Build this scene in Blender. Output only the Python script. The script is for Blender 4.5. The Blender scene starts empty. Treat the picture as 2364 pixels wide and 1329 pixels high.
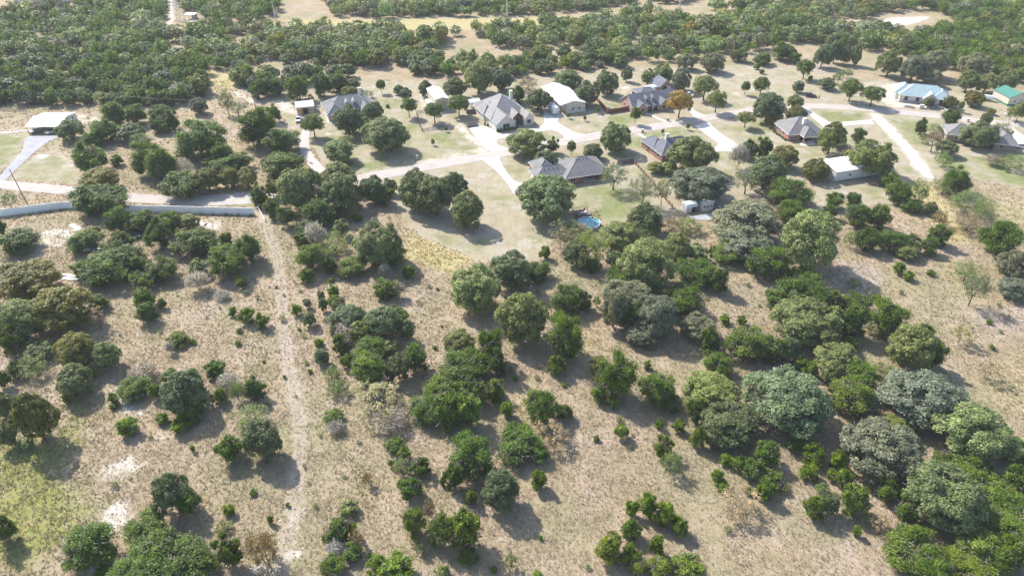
import bpy, bmesh, math, random
import numpy as np
from mathutils import Vector, Matrix

# ------------------------------------------------------------------ camera, sky, sun, exposure
SC = bpy.context.scene
COL = SC.collection
F_PX, PITCH, CAM_H = 1610.0, math.radians(35.0), 110.0     # photo is 2364 x 1329
cam_d = bpy.data.cameras.new('camera'); cam = bpy.data.objects.new('camera', cam_d); COL.objects.link(cam)
cam.location = (0, 0, CAM_H); cam.rotation_euler = (math.pi/2 - PITCH, 0, 0)
cam_d.sensor_width = 36.0; cam_d.lens = F_PX/2364*36.0; cam_d.clip_end = 4000; cam_d.clip_start = 1.0
SC.camera = cam

SUN_EL = math.radians(43.0)
SHADOW_AZ = math.radians(45.0)                 # shadows fall toward the camera and to the right
sh_dir = Vector((math.sin(SHADOW_AZ), -math.cos(SHADOW_AZ), 0))
to_sun = Vector((-sh_dir.x*math.cos(SUN_EL), -sh_dir.y*math.cos(SUN_EL), math.sin(SUN_EL)))
W = bpy.data.worlds.new('World'); SC.world = W; W.use_nodes = True
wn = W.node_tree; wn.nodes.clear()
wo = wn.nodes.new('ShaderNodeOutputWorld'); wb = wn.nodes.new('ShaderNodeBackground'); ws = wn.nodes.new('ShaderNodeTexSky')
ws.sky_type = 'NISHITA'; ws.sun_disc = False; ws.sun_elevation = SUN_EL
ws.sun_rotation = math.atan2(to_sun.x, to_sun.y)
ws.air_density = 1.0; ws.dust_density = 1.5; ws.altitude = 300
wb.inputs['Strength'].default_value = 0.15
wn.links.new(ws.outputs[0], wb.inputs[0]); wn.links.new(wb.outputs[0], wo.inputs[0])
sun_d = bpy.data.lights.new('sun', 'SUN'); sun = bpy.data.objects.new('sun', sun_d); COL.objects.link(sun)
sun_d.energy = 4.2; sun_d.angle = math.radians(0.53); sun_d.color = (1.0, 0.965, 0.915)
sun.rotation_euler = (-to_sun).to_track_quat('-Z', 'Y').to_euler()
sun.location = (-60, 120, 300)
vs = SC.view_settings; vs.view_transform = 'Standard'; vs.look = 'None'; vs.gamma = 1.0; vs.use_curve_mapping = False
vs.exposure = 0.90
SC.cycles.use_denoising = True; SC.cycles.max_bounces = 6; SC.cycles.diffuse_bounces = 3; SC.cycles.glossy_bounces = 2
SC.cycles.transmission_bounces = 3; SC.cycles.transparent_max_bounces = 4; SC.cycles.volume_bounces = 0

RNG = np.random.default_rng(7)
random.seed(7)

# ------------------------------------------------------------------ photo pixel -> place on the ground
_fw = np.array([0, math.cos(PITCH), -math.sin(PITCH)]); _up = np.array([0, math.sin(PITCH), math.cos(PITCH)])
def G(px, py, z=0.0):
    d = _fw + np.array([(px-1182)/F_PX, 0, 0]) + _up*(-(py-664.5)/F_PX)
    t = (z-CAM_H)/d[2]
    return np.array([d[0]*t, d[1]*t, z])
def G2(px, py, z=0.0):
    g = G(px, py, z); return (g[0], g[1])
def depth_of(p): return float((np.asarray(p, float)-np.array([0, 0, CAM_H])) @ _fw)
def rot2(x, y, a): return (x*math.cos(a)-y*math.sin(a), x*math.sin(a)+y*math.cos(a))

# ------------------------------------------------------------------ materials
def new_mat(name):
    m = bpy.data.materials.new(name); m.use_nodes = True
    nt = m.node_tree; nt.nodes.clear()
    out = nt.nodes.new('ShaderNodeOutputMaterial'); return m, nt, out
class NB:
    def __init__(s, nt): s.nt = nt
    def n(s, t, **kw):
        nd = s.nt.nodes.new(t)
        for k, v in kw.items(): setattr(nd, k, v)
        return nd
    def l(s, a, b): s.nt.links.new(a, b)
    def setin(s, nd, key, v):
        if hasattr(v, 'is_output') or isinstance(v, bpy.types.NodeSocket): s.l(v, nd.inputs[key])
        else: nd.inputs[key].default_value = v
    def noise(s, vec, scale, detail=3, rough=0.55, out='Fac'):
        nd = s.n('ShaderNodeTexNoise'); nd.inputs['Scale'].default_value = scale
        nd.inputs['Detail'].default_value = detail; nd.inputs['Roughness'].default_value = rough
        if vec is not None: s.l(vec, nd.inputs['Vector'])
        return nd.outputs[out]
    def ramp(s, fac, stops):
        nd = s.n('ShaderNodeValToRGB'); cr = nd.color_ramp
        while len(cr.elements) < len(stops): cr.elements.new(0.5)
        for e, (p, c) in zip(cr.elements, stops):
            e.position = p; e.color = (*c, 1) if len(c) == 3 else c
        s.l(fac, nd.inputs[0]); return nd.outputs[0]
    def mix(s, fac, a, b, mode='MIX'):
        nd = s.n('ShaderNodeMix', data_type='RGBA', blend_type=mode)
        s.setin(nd, 0, fac)
        for i, v in ((6, a), (7, b)):
            if isinstance(v, (tuple, list)): nd.inputs[i].default_value = (*v[:3], 1)
            else: s.l(v, nd.inputs[i])
        return nd.outputs[2]
    def math(s, op, a, b=0.0, c=None, clamp=False):
        nd = s.n('ShaderNodeMath', operation=op, use_clamp=clamp)
        s.setin(nd, 0, a); s.setin(nd, 1, b)
        if c is not None: s.setin(nd, 2, c)
        return nd.outputs[0]
    def smooth(s, x, lo, hi):
        nd = s.n('ShaderNodeMapRange', interpolation_type='SMOOTHSTEP')
        s.setin(nd, 0, x); nd.inputs[1].default_value = lo; nd.inputs[2].default_value = hi
        return nd.outputs[0]
    def bsdf(s, out, color, rough=0.8, spec=0.3, normal=None, metal=0.0):
        b = s.n('ShaderNodeBsdfPrincipled')
        if isinstance(color, (tuple, list)): b.inputs['Base Color'].default_value = (*color[:3], 1)
        else: s.l(color, b.inputs['Base Color'])
        s.setin(b, 'Roughness', rough); b.inputs['Specular IOR Level'].default_value = spec
        b.inputs['Metallic'].default_value = metal
        if normal is not None: s.l(normal, b.inputs['Normal'])
        s.l(b.outputs[0], out.inputs[0]); return b
    def bump(s, h, strength=0.5, dist=0.1):
        nd = s.n('ShaderNodeBump'); nd.inputs['Strength'].default_value = strength; nd.inputs['Distance'].default_value = dist
        s.l(h, nd.inputs['Height']); return nd.outputs[0]
    def pos(s): return s.n('ShaderNodeNewGeometry').outputs['Position']
    def objco(s): return s.n('ShaderNodeTexCoord').outputs['Object']

MATS = {}
def simple(name, col, rough=0.7, spec=0.3, var=0.18, scale=1.5, metal=0.0):
    """painted / plain surface with uneven wear"""
    m, nt, out = new_mat(name); b = NB(nt)
    v = b.noise(b.objco(), scale, 4, 0.6)
    lo = tuple(c*(1-var) for c in col); hi = tuple(min(1, c*(1+var)) for c in col)
    c = b.ramp(v, [(0.3, lo), (0.7, hi)])
    b.bsdf(out, c, rough, spec, None, metal); MATS[name] = m; return m
def brick_mat(name, c1, c2, mortar, w=0.22, h=0.075):
    m, nt, out = new_mat(name); b = NB(nt)
    co = b.objco()
    sep = b.n('ShaderNodeSeparateXYZ'); b.l(co, sep.inputs[0])
    u = b.math('ADD', sep.outputs[0], sep.outputs[1]); cmb = b.n('ShaderNodeCombineXYZ')
    b.l(u, cmb.inputs[0]); b.l(sep.outputs[2], cmb.inputs[1])
    t = b.n('ShaderNodeTexBrick'); t.inputs['Scale'].default_value = 1.0
    t.inputs['Brick Width'].default_value = w; t.inputs['Row Height'].default_value = h; t.inputs['Mortar Size'].default_value = h*0.1
    t.inputs['Color1'].default_value = (*c1, 1); t.inputs['Color2'].default_value = (*c2, 1); t.inputs['Mortar'].default_value = (*mortar, 1)
    b.l(cmb.outputs[0], t.inputs['Vector'])
    c = b.mix(b.math('MULTIPLY', b.noise(co, 0.9, 4), 0.5), t.outputs['Color'], tuple(x*0.7 for x in c1))
    b.bsdf(out, c, 0.9, 0.15, b.bump(t.outputs['Fac'], -0.4, 0.02)); MATS[name] = m; return m
def shingle_mat(name, col):
    m, nt, out = new_mat(name); b = NB(nt); co = b.objco()
    n1 = b.noise(co, 3.5, 5, 0.7); n2 = b.noise(co, 0.35, 3)
    sep = b.n('ShaderNodeSeparateXYZ'); b.l(co, sep.inputs[0])
    st = b.math('FRACT', b.math('MULTIPLY', sep.outputs[2], 6.0))
    f = b.math('ADD', b.math('MULTIPLY', n1, 0.6), b.math('MULTIPLY', n2, 0.4))
    c = b.ramp(f, [(0.32, tuple(x*0.72 for x in col)), (0.68, tuple(x*1.28 for x in col))])
    c = b.mix(b.math('MULTIPLY', b.math('LESS_THAN', st, 0.14), 0.35), c, tuple(x*0.5 for x in col))
    b.bsdf(out, c, 0.88, 0.25, b.bump(n1, 0.4, 0.03)); MATS[name] = m; return m
def ribbed_mat(name, col, rough=0.45, freq=3.3, dirt=0.15, metal=0.0, spec=0.4):
    m, nt, out = new_mat(name); b = NB(nt); co = b.objco()
    sep = b.n('ShaderNodeSeparateXYZ'); b.l(co, sep.inputs[0])
    u = b.math('ADD', sep.outputs[0], b.math('MULTIPLY', sep.outputs[1], 1.0))
    r = b.math('PINGPONG', b.math('MULTIPLY', u, freq), 0.5)
    n1 = b.noise(co, 0.5, 5, 0.65)
    c = b.ramp(n1, [(0.3, tuple(x*(1-dirt) for x in col)), (0.65, col)])
    c = b.mix(b.math('MULTIPLY', b.math('LESS_THAN', r, 0.05), 0.18), c, tuple(x*0.5 for x in col))
    b.bsdf(out, c, rough, spec, b.bump(r, 0.4, 0.03), metal); MATS[name] = m; return m
def stone_mat(name, col):
    m, nt, out = new_mat(name); b = NB(nt); co = b.objco()
    v = b.n('ShaderNodeTexVoronoi'); v.inputs['Scale'].default_value = 2.2; b.l(co, v.inputs['Vector'])
    n1 = b.noise(co, 1.2, 4)
    c = b.mix(0.28, b.ramp(n1, [(0.3, tuple(x*0.8 for x in col)), (0.7, col)]), v.outputs['Color'], 'SOFT_LIGHT')
    b.bsdf(out, c, 0.9, 0.2, b.bump(v.outputs['Distance'], 0.4, 0.04)); MATS[name] = m; return m
def wood_mat(name, col):
    m, nt, out = new_mat(name); b = NB(nt); co = b.objco()
    mp = b.n('ShaderNodeMapping'); mp.inputs['Scale'].default_value = (5, 5, 0.4); b.l(co, mp.inputs[0])
    n1 = b.noise(mp.outputs[0], 1.5, 4, 0.7)
    c = b.ramp(n1, [(0.3, tuple(x*0.6 for x in col)), (0.7, tuple(min(1, x*1.3) for x in col))])
    b.bsdf(out, c, 0.85, 0.2); MATS[name] = m; return m
def glass_mat(name, col=(0.02, 0.025, 0.03)):
    m, nt, out = new_mat(name); b = NB(nt)
    b.bsdf(out, col, 0.06, 0.6); MATS[name] = m; return m
def paint_mat(name, col, metal=0.0):
    m, nt, out = new_mat(name); b = NB(nt)
    n1 = b.noise(b.objco(), 3.0, 4)
    c = b.ramp(n1, [(0.3, tuple(x*0.88 for x in col)), (0.7, col)])
    p = b.bsdf(out, c, 0.32, 0.5, None, metal); p.inputs['Coat Weight'].default_value = 0.4; MATS[name] = m; return m

simple('concrete', (0.74, 0.70, 0.63), 0.9, 0.2, 0.10, 0.5)
simple('concrete_grey', (0.36, 0.36, 0.36), 0.9, 0.2, 0.2, 0.6)
brick_mat('brick_red', (0.33, 0.12, 0.085), (0.42, 0.18, 0.13), (0.45, 0.40, 0.35))
brick_mat('brick_pink', (0.42, 0.22, 0.17), (0.50, 0.28, 0.22), (0.5, 0.45, 0.4))
brick_mat('brick_brown', (0.25, 0.17, 0.13), (0.32, 0.22, 0.17), (0.4, 0.36, 0.32))
stone_mat('stone_white', (0.72, 0.67, 0.59)); stone_mat('stone_tan', (0.48, 0.38, 0.27))
shingle_mat('shingle_grey', (0.20, 0.195, 0.20)); shingle_mat('shingle_warm', (0.29, 0.275, 0.262))
shingle_mat('shingle_blue', (0.155, 0.16, 0.18)); shingle_mat('shingle_brown', (0.215, 0.205, 0.20))
ribbed_mat('metal_white', (0.80, 0.80, 0.79)); ribbed_mat('metal_wall_white', (0.66, 0.65, 0.62)); ribbed_mat('metal_cream', (0.62, 0.55, 0.44))
ribbed_mat('metal_tan', (0.50, 0.41, 0.34)); ribbed_mat('metal_teal', (0.36, 0.45, 0.47), 0.4, 2.2); ribbed_mat('metal_green', (0.07, 0.22, 0.17), 0.45, 2.2)
ribbed_mat('metal_rust', (0.28, 0.17, 0.13), 0.6, 3, 0.4); ribbed_mat('metal_galv', (0.55, 0.58, 0.6), 0.4, 3, 0.25)
simple('wall_panel', (0.84, 0.86, 0.85), 0.75, 0.25, 0.10, 0.25)
simple('trim_white', (0.78, 0.76, 0.72), 0.6, 0.3, 0.08); simple('trim_brown', (0.22, 0.10, 0.07), 0.7)
wood_mat('wood_brown', (0.22, 0.09, 0.06)); wood_mat('wood_grey', (0.22, 0.19, 0.17)); wood_mat('wood_orange', (0.55, 0.27, 0.08)); wood_mat('wood_pole', (0.20, 0.16, 0.13))
simple('steel_dark', (0.05, 0.05, 0.055), 0.55, 0.4); simple('steel_grey', (0.50, 0.50, 0.49), 0.5, 0.4, 0.12)
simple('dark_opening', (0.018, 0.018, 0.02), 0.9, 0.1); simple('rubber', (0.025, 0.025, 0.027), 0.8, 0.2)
glass_mat('glass'); glass_mat('car_glass', (0.012, 0.014, 0.017))
paint_mat('paint_white', (0.80, 0.80, 0.79)); paint_mat('paint_silver', (0.50, 0.51, 0.53), 0.3); paint_mat('paint_black', (0.02, 0.021, 0.024))
paint_mat('paint_red', (0.35, 0.03, 0.02)); paint_mat('paint_blue', (0.02, 0.18, 0.55)); paint_mat('lamp_lens', (0.75, 0.75, 0.7))
simple('bark', (0.085, 0.068, 0.055), 0.95, 0.1, 0.35, 3); simple('bark_pale', (0.26, 0.235, 0.21), 0.95, 0.1, 0.3, 3)
simple('skin', (0.45, 0.28, 0.2), 0.6); simple('cloth_dark', (0.03, 0.03, 0.045), 0.9); simple('plastic_blue', (0.02, 0.2, 0.65), 0.4); simple('plastic_red', (0.5, 0.04, 0.07), 0.4)
simple('limestone_rock', (0.62, 0.57, 0.50), 0.95, 0.1, 0.25, 1.2)

def leaf_mat(name, attr_tint=False):
    m, nt, out = new_mat(name); b = NB(nt)
    if attr_tint:
        a = b.n('ShaderNodeAttribute', attribute_name='tint'); base = a.outputs['Color']; rnd = None
    else:
        oi = b.n('ShaderNodeObjectInfo'); base = oi.outputs['Color']
    lv = b.n('ShaderNodeAttribute', attribute_name='lv').outputs['Fac']
    bright = b.math('MULTIPLY_ADD', lv, 1.3, 0.42)
    hsv = b.n('ShaderNodeHueSaturation'); b.l(base, hsv.inputs['Color']); b.l(bright, hsv.inputs['Value'])
    b.l(b.math('MULTIPLY_ADD', lv, -0.2, 1.42), hsv.inputs['Saturation'])
    b.l(b.math('MULTIPLY_ADD', lv, -0.03, 0.515), hsv.inputs['Hue'])
    twig = b.math('GREATER_THAN', lv, 1.5); leafc = b.mix(twig, hsv.outputs[0], (0.24, 0.205, 0.175))
    p = b.n('ShaderNodeBsdfPrincipled'); b.l(leafc, p.inputs['Base Color'])
    p.inputs['Roughness'].default_value = 0.5; p.inputs['Specular IOR Level'].default_value = 0.35
    tr = b.n('ShaderNodeBsdfTranslucent'); b.l(b.mix(1.0, leafc, (1.0, 1.0, 0.7), 'MULTIPLY'), tr.inputs['Color'])
    mx = b.n('ShaderNodeMixShader'); mx.inputs[0].default_value = 0.42
    b.l(p.outputs[0], mx.inputs[1]); b.l(tr.outputs[0], mx.inputs[2]); b.l(mx.outputs[0], out.inputs[0])
    MATS[name] = m; return m
leaf_mat('leaf'); leaf_mat('leaf_far', True)

# ------------------------------------------------------------------ object helpers
def tag(o, label=None, cat=None, group=None, kind=None):
    if label: o['label'] = label
    if cat: o['category'] = cat
    if group: o['group'] = group
    if kind: o['kind'] = kind
    return o
def empty(name, loc=(0, 0, 0), rz=0.0):
    o = bpy.data.objects.new(name, None); COL.objects.link(o)
    o.empty_display_size = 0.5; o.location = loc; o.rotation_euler = (0, 0, rz); return o
def thing(name, label, cat, loc=(0, 0, 0), rz=0.0, group=None):
    return tag(empty(name, loc, rz), label, cat, group)
def mesh_np(name, V, Fq, mat=None, smooth=False):
    """V (n,3); Fq (m,k) equal-sized faces"""
    V = np.asarray(V, np.float32); Fq = np.asarray(Fq, np.int32); k = Fq.shape[1]
    me = bpy.data.meshes.new(name)
    me.vertices.add(len(V)); me.vertices.foreach_set('co', V.ravel())
    me.loops.add(Fq.size); me.loops.foreach_set('vertex_index', Fq.ravel())
    me.polygons.add(len(Fq)); me.polygons.foreach_set('loop_start', np.arange(len(Fq), dtype=np.int32)*k)
    me.polygons.foreach_set('loop_total', np.full(len(Fq), k, np.int32))
    me.update(calc_edges=True)
    me.polygons.foreach_set('use_smooth', np.full(len(Fq), smooth, bool))
    if mat: me.materials.append(MATS[mat])
    return me
def obj_me(name, me, parent=None, loc=(0, 0, 0)):
    o = bpy.data.objects.new(name, me); COL.objects.link(o); o.location = loc
    if parent: o.parent = parent
    return o
class MB:
    """collects shapes for one mesh object"""
    def __init__(s): s.bm = bmesh.new()
    def box(s, x0, x1, y0, y1, z0, z1):
        v = [s.bm.verts.new(p) for p in ((x0, y0, z0), (x1, y0, z0), (x1, y1, z0), (x0, y1, z0), (x0, y0, z1), (x1, y0, z1), (x1, y1, z1), (x0, y1, z1))]
        for f in ((3, 2, 1, 0), (4, 5, 6, 7), (0, 1, 5, 4), (1, 2, 6, 5), (2, 3, 7, 6), (3, 0, 4, 7)): s.bm.faces.new([v[i] for i in f])
        return s
    def poly(s, pts, faces):
        v = [s.bm.verts.new(p) for p in pts]
        for f in faces:
            try: s.bm.faces.new([v[i] for i in f])
            except ValueError: pass
        return s
    def prism(s, pts2, d0, d1, axis='z'):
        n = len(pts2)
        def P(p, d): return {'z': (p[0], p[1], d), 'y': (p[0], d, p[1]), 'x': (d, p[0], p[1])}[axis]
        pts = [P(p, d0) for p in pts2]+[P(p, d1) for p in pts2]
        fs = [tuple(range(n))[::-1], tuple(range(n, 2*n))]+[(i, (i+1) % n, n+(i+1) % n, n+i) for i in range(n)]
        return s.poly(pts, fs)
    def tube(s, p0, p1, r0, r1=None, n=6):
        r1 = r0 if r1 is None else r1
        p0 = Vector(p0); p1 = Vector(p1); d = (p1-p0).normalized()
        a = d.orthogonal().normalized(); c = d.cross(a)
        pts = []
        for p, r in ((p0, r0), (p1, r1)):
            for i in range(n):
                t = 2*math.pi*i/n; pts.append(p+(a*math.cos(t)+c*math.sin(t))*r)
        fs = [(i, (i+1) % n, n+(i+1) % n, n+i) for i in range(n)]+[tuple(range(n))[::-1], tuple(range(n, 2*n))]
        return s.poly(pts, fs)
    def lathe(s, prof, n=16, c=(0, 0, 0)):
        pts = []; m = len(prof)
        for r, z in prof:
            for i in range(n):
                t = 2*math.pi*i/n; pts.append((c[0]+r*math.cos(t), c[1]+r*math.sin(t), c[2]+z))
        fs = [(k*n+i, k*n+(i+1) % n, (k+1)*n+(i+1) % n, (k+1)*n+i) for k in range(m-1) for i in range(n)]
        fs += [tuple(range(n))[::-1], tuple(range((m-1)*n, m*n))]
        return s.poly(pts, fs)
    def build(s, name, mat, parent=None, bevel=0.0, smooth=False, loc=(0, 0, 0)):
        bmesh.ops.recalc_face_normals(s.bm, faces=s.bm.faces)
        if bevel: bmesh.ops.bevel(s.bm, geom=list(s.bm.edges), offset=bevel, segments=2, affect='EDGES', clamp_overlap=True)
        me = bpy.data.meshes.new(name); s.bm.to_mesh(me); s.bm.free()
        me.materials.append(MATS[mat])
        if smooth:
            me.polygons.foreach_set('use_smooth', np.ones(len(me.polygons), bool))
        return obj_me(name, me, parent, loc)
def copy_tree(o, parent=None):
    c = o.copy(); COL.objects.link(c); c.parent = parent
    for ch in o.children: copy_tree(ch, c)
    return c

# ------------------------------------------------------------------ ground: zones, sheet, roads
LAWN = [(.20, [(600,190),(1150,185),(1450,160),(1780,150),(2060,190),(2440,215),(2440,440),(2200,410),(2100,420),(1880,420),(1750,470),(1600,480),(1500,510),(1300,520),(1240,600),(1100,600),(960,540),(900,460),(860,400),(760,400),(700,300),(640,260)]),
 (.55, [(740,300),(880,240),(930,228),(960,250),(972,300),(1075,298),(1115,342),(860,400),(745,375)]),
 (.6, [(650,265),(690,262),(685,300),(660,295)]), (.7, [(1150,318),(1240,303),(1300,308),(1300,318),(1185,342),(1140,335)]),
 (.3, [(1285,275),(1400,260),(1480,262),(1540,275),(1345,308),(1310,298)]), (1., [(1405,268),(1450,262),(1490,272),(1440,285),(1400,278)]),
 (.65, [(1390,235),(1455,235),(1455,252),(1410,262)]), (.8, [(1440,312),(1590,292),(1650,330),(1600,340),(1480,350),(1440,330)]),
 (.45, [(1150,365),(1220,350),(1440,318),(1500,345),(1480,375),(1380,380),(1230,385),(1200,410),(1160,390)]),
 (.75, [(1330,428),(1440,425),(1540,470),(1500,500),(1300,510),(1250,480)]), (.5, [(1470,380),(1560,385),(1620,360),(1720,345),(1760,380),(1700,450),(1600,460)]),
 (.5, [(1640,285),(1860,258),(1800,330),(1720,340),(1660,310)]), (.95, [(1870,255),(1990,262),(2000,280),(1905,283)]),
 (.45, [(1760,320),(1820,330),(1900,335),(2000,320),(2090,360),(2060,400),(1900,380),(1780,350)]),
 (.7, [(2035,268),(2175,278),(2160,330),(2140,350),(2080,320)]), (.8, [(2150,360),(2364,350),(2420,440),(2230,410),(2170,390)]),
 (.45, [(1880,420),(2080,430),(2060,470),(1880,490)]), (.65, [(-60,300),(60,310),(50,350),(10,390),(-60,395)]), (.55, [(60,375),(130,340),(190,400),(180,425),(20,412)]),
 (.08, [(900,400),(1110,370),(1180,450),(1250,530),(1240,600),(1100,600),(960,540),(900,460)]), (.5, [(2250,225),(2310,245),(2330,262),(2240,255)]),
 (.5, [(1060,270),(1100,285),(1100,295),(1062,288)]), (.35,[(1640,215),(1760,200),(1860,235),(1640,262)])]
BARE = [(.9, [(255,905),(275,890),(330,935),(330,960),(280,960)]), (.85, [(230,1075),(300,1050),(350,1065),(330,1080),(280,1110),(225,1100)]),
 (.9, [(225,1185),(285,1150),(310,1165),(300,1215),(260,1230),(240,1205)]), (.6, [(245,1225),(300,1220),(310,1260),(265,1255)]), (.8, [(145,1215),(170,1202),(168,1222)]),
 (.75, [(160,1310),(260,1290),(300,1270),(260,1325)]), (.7, [(90,530),(180,520),(185,545),(140,570),(95,585),(60,600),(90,560)]), (.6, [(440,510),(500,505),(520,530),(470,535)]),
 (.45, [(290,690),(320,690),(320,720),(330,775),(315,785)]), (.6, [(165,262),(235,270),(230,295),(180,285)]), (1., [(72,360),(92,355),(116,360),(96,369)]), (.4, [(130,345),(190,360),(190,375),(135,400)]),
 (1.05, [(2003,259),(2031,262),(2070,298),(2112,345),(2150,393),(2158,420),(2146,418),(2108,386),(2086,350),(2038,300)]),
 (.75, [(1045,290),(1065,285),(1110,325),(1125,345),(1105,348)]), (.55, [(960,370),(1130,335),(1135,348),(960,385)]), (1., [(2000,58),(2060,40),(2150,38),(2130,50),(2080,62),(2020,62)]),
 (.5, [(960,215),(985,210),(1010,262),(975,262)]), (.65, [(600,225),(680,232),(685,262),(650,262)]), (1., [(-60,25),(55,22),(30,38),(-60,42)]), (.95, [(385,-20),(402,-20),(405,40),(380,90),(370,85),(390,40)]),
 (.8, [(420,40),(470,45),(465,65),(440,55)]), (.7, [(530,200),(545,205),(600,232),(592,245),(540,222)]), (.3, [(1620,178),(1700,150),(1780,150),(1760,200),(1640,250),(1630,215)]),
 (.7, [(2040,190),(2070,195),(2075,235),(2200,245),(2210,258),(2060,250),(2020,225)]), (.35, [(2190,215),(2290,222),(2250,240)]), (.35, [(1190,530),(1255,560),(1230,600),(1180,590)]),
 (.9, [(665,1175),(690,1170),(692,1215),(670,1200)]), (.7, [(645,1265),(700,1258),(695,1292),(640,1290)]), (.7, [(575,1300),(610,1300),(600,1329),(570,1329)]), (.5,[(735,305),(770,300),(775,312),(740,318)]),
 (.4,[(1400,205),(1470,195),(1465,215),(1410,222)]), (.6,[(0,298),(70,298),(70,303),(0,306)]), (.35,[(330,1000),(420,985),(430,1010),(360,1040)]), (.4,[(1990,190),(2060,180),(2070,230),(2000,215)])]
WEED = [(.72, [(-40,960),(110,1000),(180,930),(215,985),(170,1080),(240,1160),(200,1240),(60,1340),(-60,1340)]), (.8, [(150,910),(215,900),(225,960),(170,1010),(135,1010)]), (.6, [(590,680),(630,670),(640,720),(600,730)]), (.5,[(560,780),(640,770),(650,860),(590,850)]),
 (.6,[(800,1060),(870,1050),(880,1180),(790,1160)]),(.55,[(330,430),(390,425),(385,448),(330,447)])]
STRAW = [(.9, [(930,520),(1040,570),(1120,595),(1040,640),(930,600)]), (.55, [(1280,680),(1420,800),(1350,840),(1240,860),(1300,760)]), (.75, [(640,45),(1200,40),(1430,30),(1430,45),(1100,72),(700,70)]),
 (.6, [(2150,580),(2250,600),(2330,720),(2200,680)]), (.5, [(2230,440),(2400,450),(2400,560),(2300,520)]), (.9, [(2080,425),(2160,425),(2250,560),(2190,570)]), (.8, [(2150,250),(2260,255),(2260,270),(2150,262)]), (.7,[(140,105),(220,105),(220,122),(150,132)]), (.8,[(470,160),(540,160),(560,215),(480,200)]), (.6,[(1150,900),(1240,870),(1240,960),(1180,980)]),(.5,[(2250,820),(2400,800),(2400,980),(2280,940)])]
PINK = [(1., [(1700,170),(1900,140),(1950,170),(2010,200),(1990,235),(1850,232),(1700,190)]), (.7, [(2200,700),(2400,690),(2400,790),(2260,780)]), (.75, [(1900,590),(2000,600),(2080,640),(2000,690),(1900,660)]),
 (.5, [(870,640),(1050,620),(1040,720),(880,700)]), (.5, [(1600,650),(1760,640),(1780,720),(1620,720)]), (.4, [(1300,1000),(1500,980),(1500,1040),(1300,1040)]), (.6,[(880,215),(960,220),(980,300),(930,290)]), (.45,[(640,880),(760,880),(800,1000),(660,1010)]), (.5,[(1620,165),(1780,165),(1760,190),(1640,195)])]
TRACK = [(598,480),(618,530),(640,590),(650,660),(653,730),(660,800),(670,860),(683,920),(692,980),(690,1040),(683,1110),(678,1170),(676,1210),(655,1280),(640,1345)]
SIDE_TRACK = [[(690,668),(800,690),(960,720),(1100,760),(1240,800)], [(1300,700),(1330,790),(1420,830),(1560,850)], [(1600,1170),(1640,1240),(1670,1320)], [(2130,430),(2190,560),(2260,690),(2330,820)]]

def sd_poly(X, Y, poly):
    """signed distance (positive inside) of points to polygon in metres"""
    P = np.array([G2(*p) for p in poly]); Q = np.roll(P, -1, 0)
    d = np.full(X.shape, 1e9); inside = np.zeros(X.shape, bool)
    for (ax, ay), (bx, by) in zip(P, Q):
        ex, ey = bx-ax, by-ay; L2 = ex*ex+ey*ey+1e-9
        t = np.clip(((X-ax)*ex+(Y-ay)*ey)/L2, 0, 1)
        d = np.minimum(d, np.hypot(X-ax-t*ex, Y-ay-t*ey))
        c = ((ay > Y) != (by > Y)) & (X < ex*(Y-ay)/(by-ay+1e-12)+ax)
        inside ^= c
    return np.where(inside, d, -d)
def d_line(X, Y, line):
    P = [G2(*p) for p in line]; d = np.full(X.shape, 1e9)
    for (ax, ay), (bx, by) in zip(P, P[1:]):
        ex, ey = bx-ax, by-ay; L2 = ex*ex+ey*ey+1e-9
        t = np.clip(((X-ax)*ex+(Y-ay)*ey)/L2, 0, 1)
        d = np.minimum(d, np.hypot(X-ax-t*ex, Y-ay-t*ey))
    return d
def zone_w(X, Y, zs, feather=2.2):
    w = np.zeros(X.shape)
    for a, poly in zs:
        P = np.array([G2(*p) for p in poly]); m = 2*feather
        sel = (X > P[:, 0].min()-m) & (X < P[:, 0].max()+m) & (Y > P[:, 1].min()-m) & (Y < P[:, 1].max()+m)
        if not sel.any(): continue
        s = sd_poly(X[sel], Y[sel], poly)
        w[sel] = np.maximum(w[sel], np.clip(0.5+s/(2*feather), 0, 1)*a)
    return w
def zones(X, Y):
    lawn_m = zone_w(X, Y, [(1., p) for a, p in LAWN], 1.6); lawn_g = zone_w(X, Y, LAWN, 4.0)
    bare = zone_w(X, Y, BARE, 1.5); weed = zone_w(X, Y, WEED, 5.0); straw = zone_w(X, Y, STRAW, 4.0); pink = zone_w(X, Y, PINK, 5.0)
    dt = d_line(X, Y, TRACK); track = np.clip(1.0-(dt-1.0)/2.0, 0, 1); rut = np.clip(1-np.abs(dt-0.95)/0.45, 0, 1)
    ds = np.minimum.reduce([d_line(X, Y, l) for l in SIDE_TRACK]); track = np.maximum(track, 0.45*np.clip(1-(ds-1.0)/0.6, 0, 1)); rut = np.maximum(rut, 0.6*np.clip(1-np.abs(ds-0.85)/0.35, 0, 1))
    return lawn_m, lawn_g, bare, weed, straw, pink, track, rut

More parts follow.
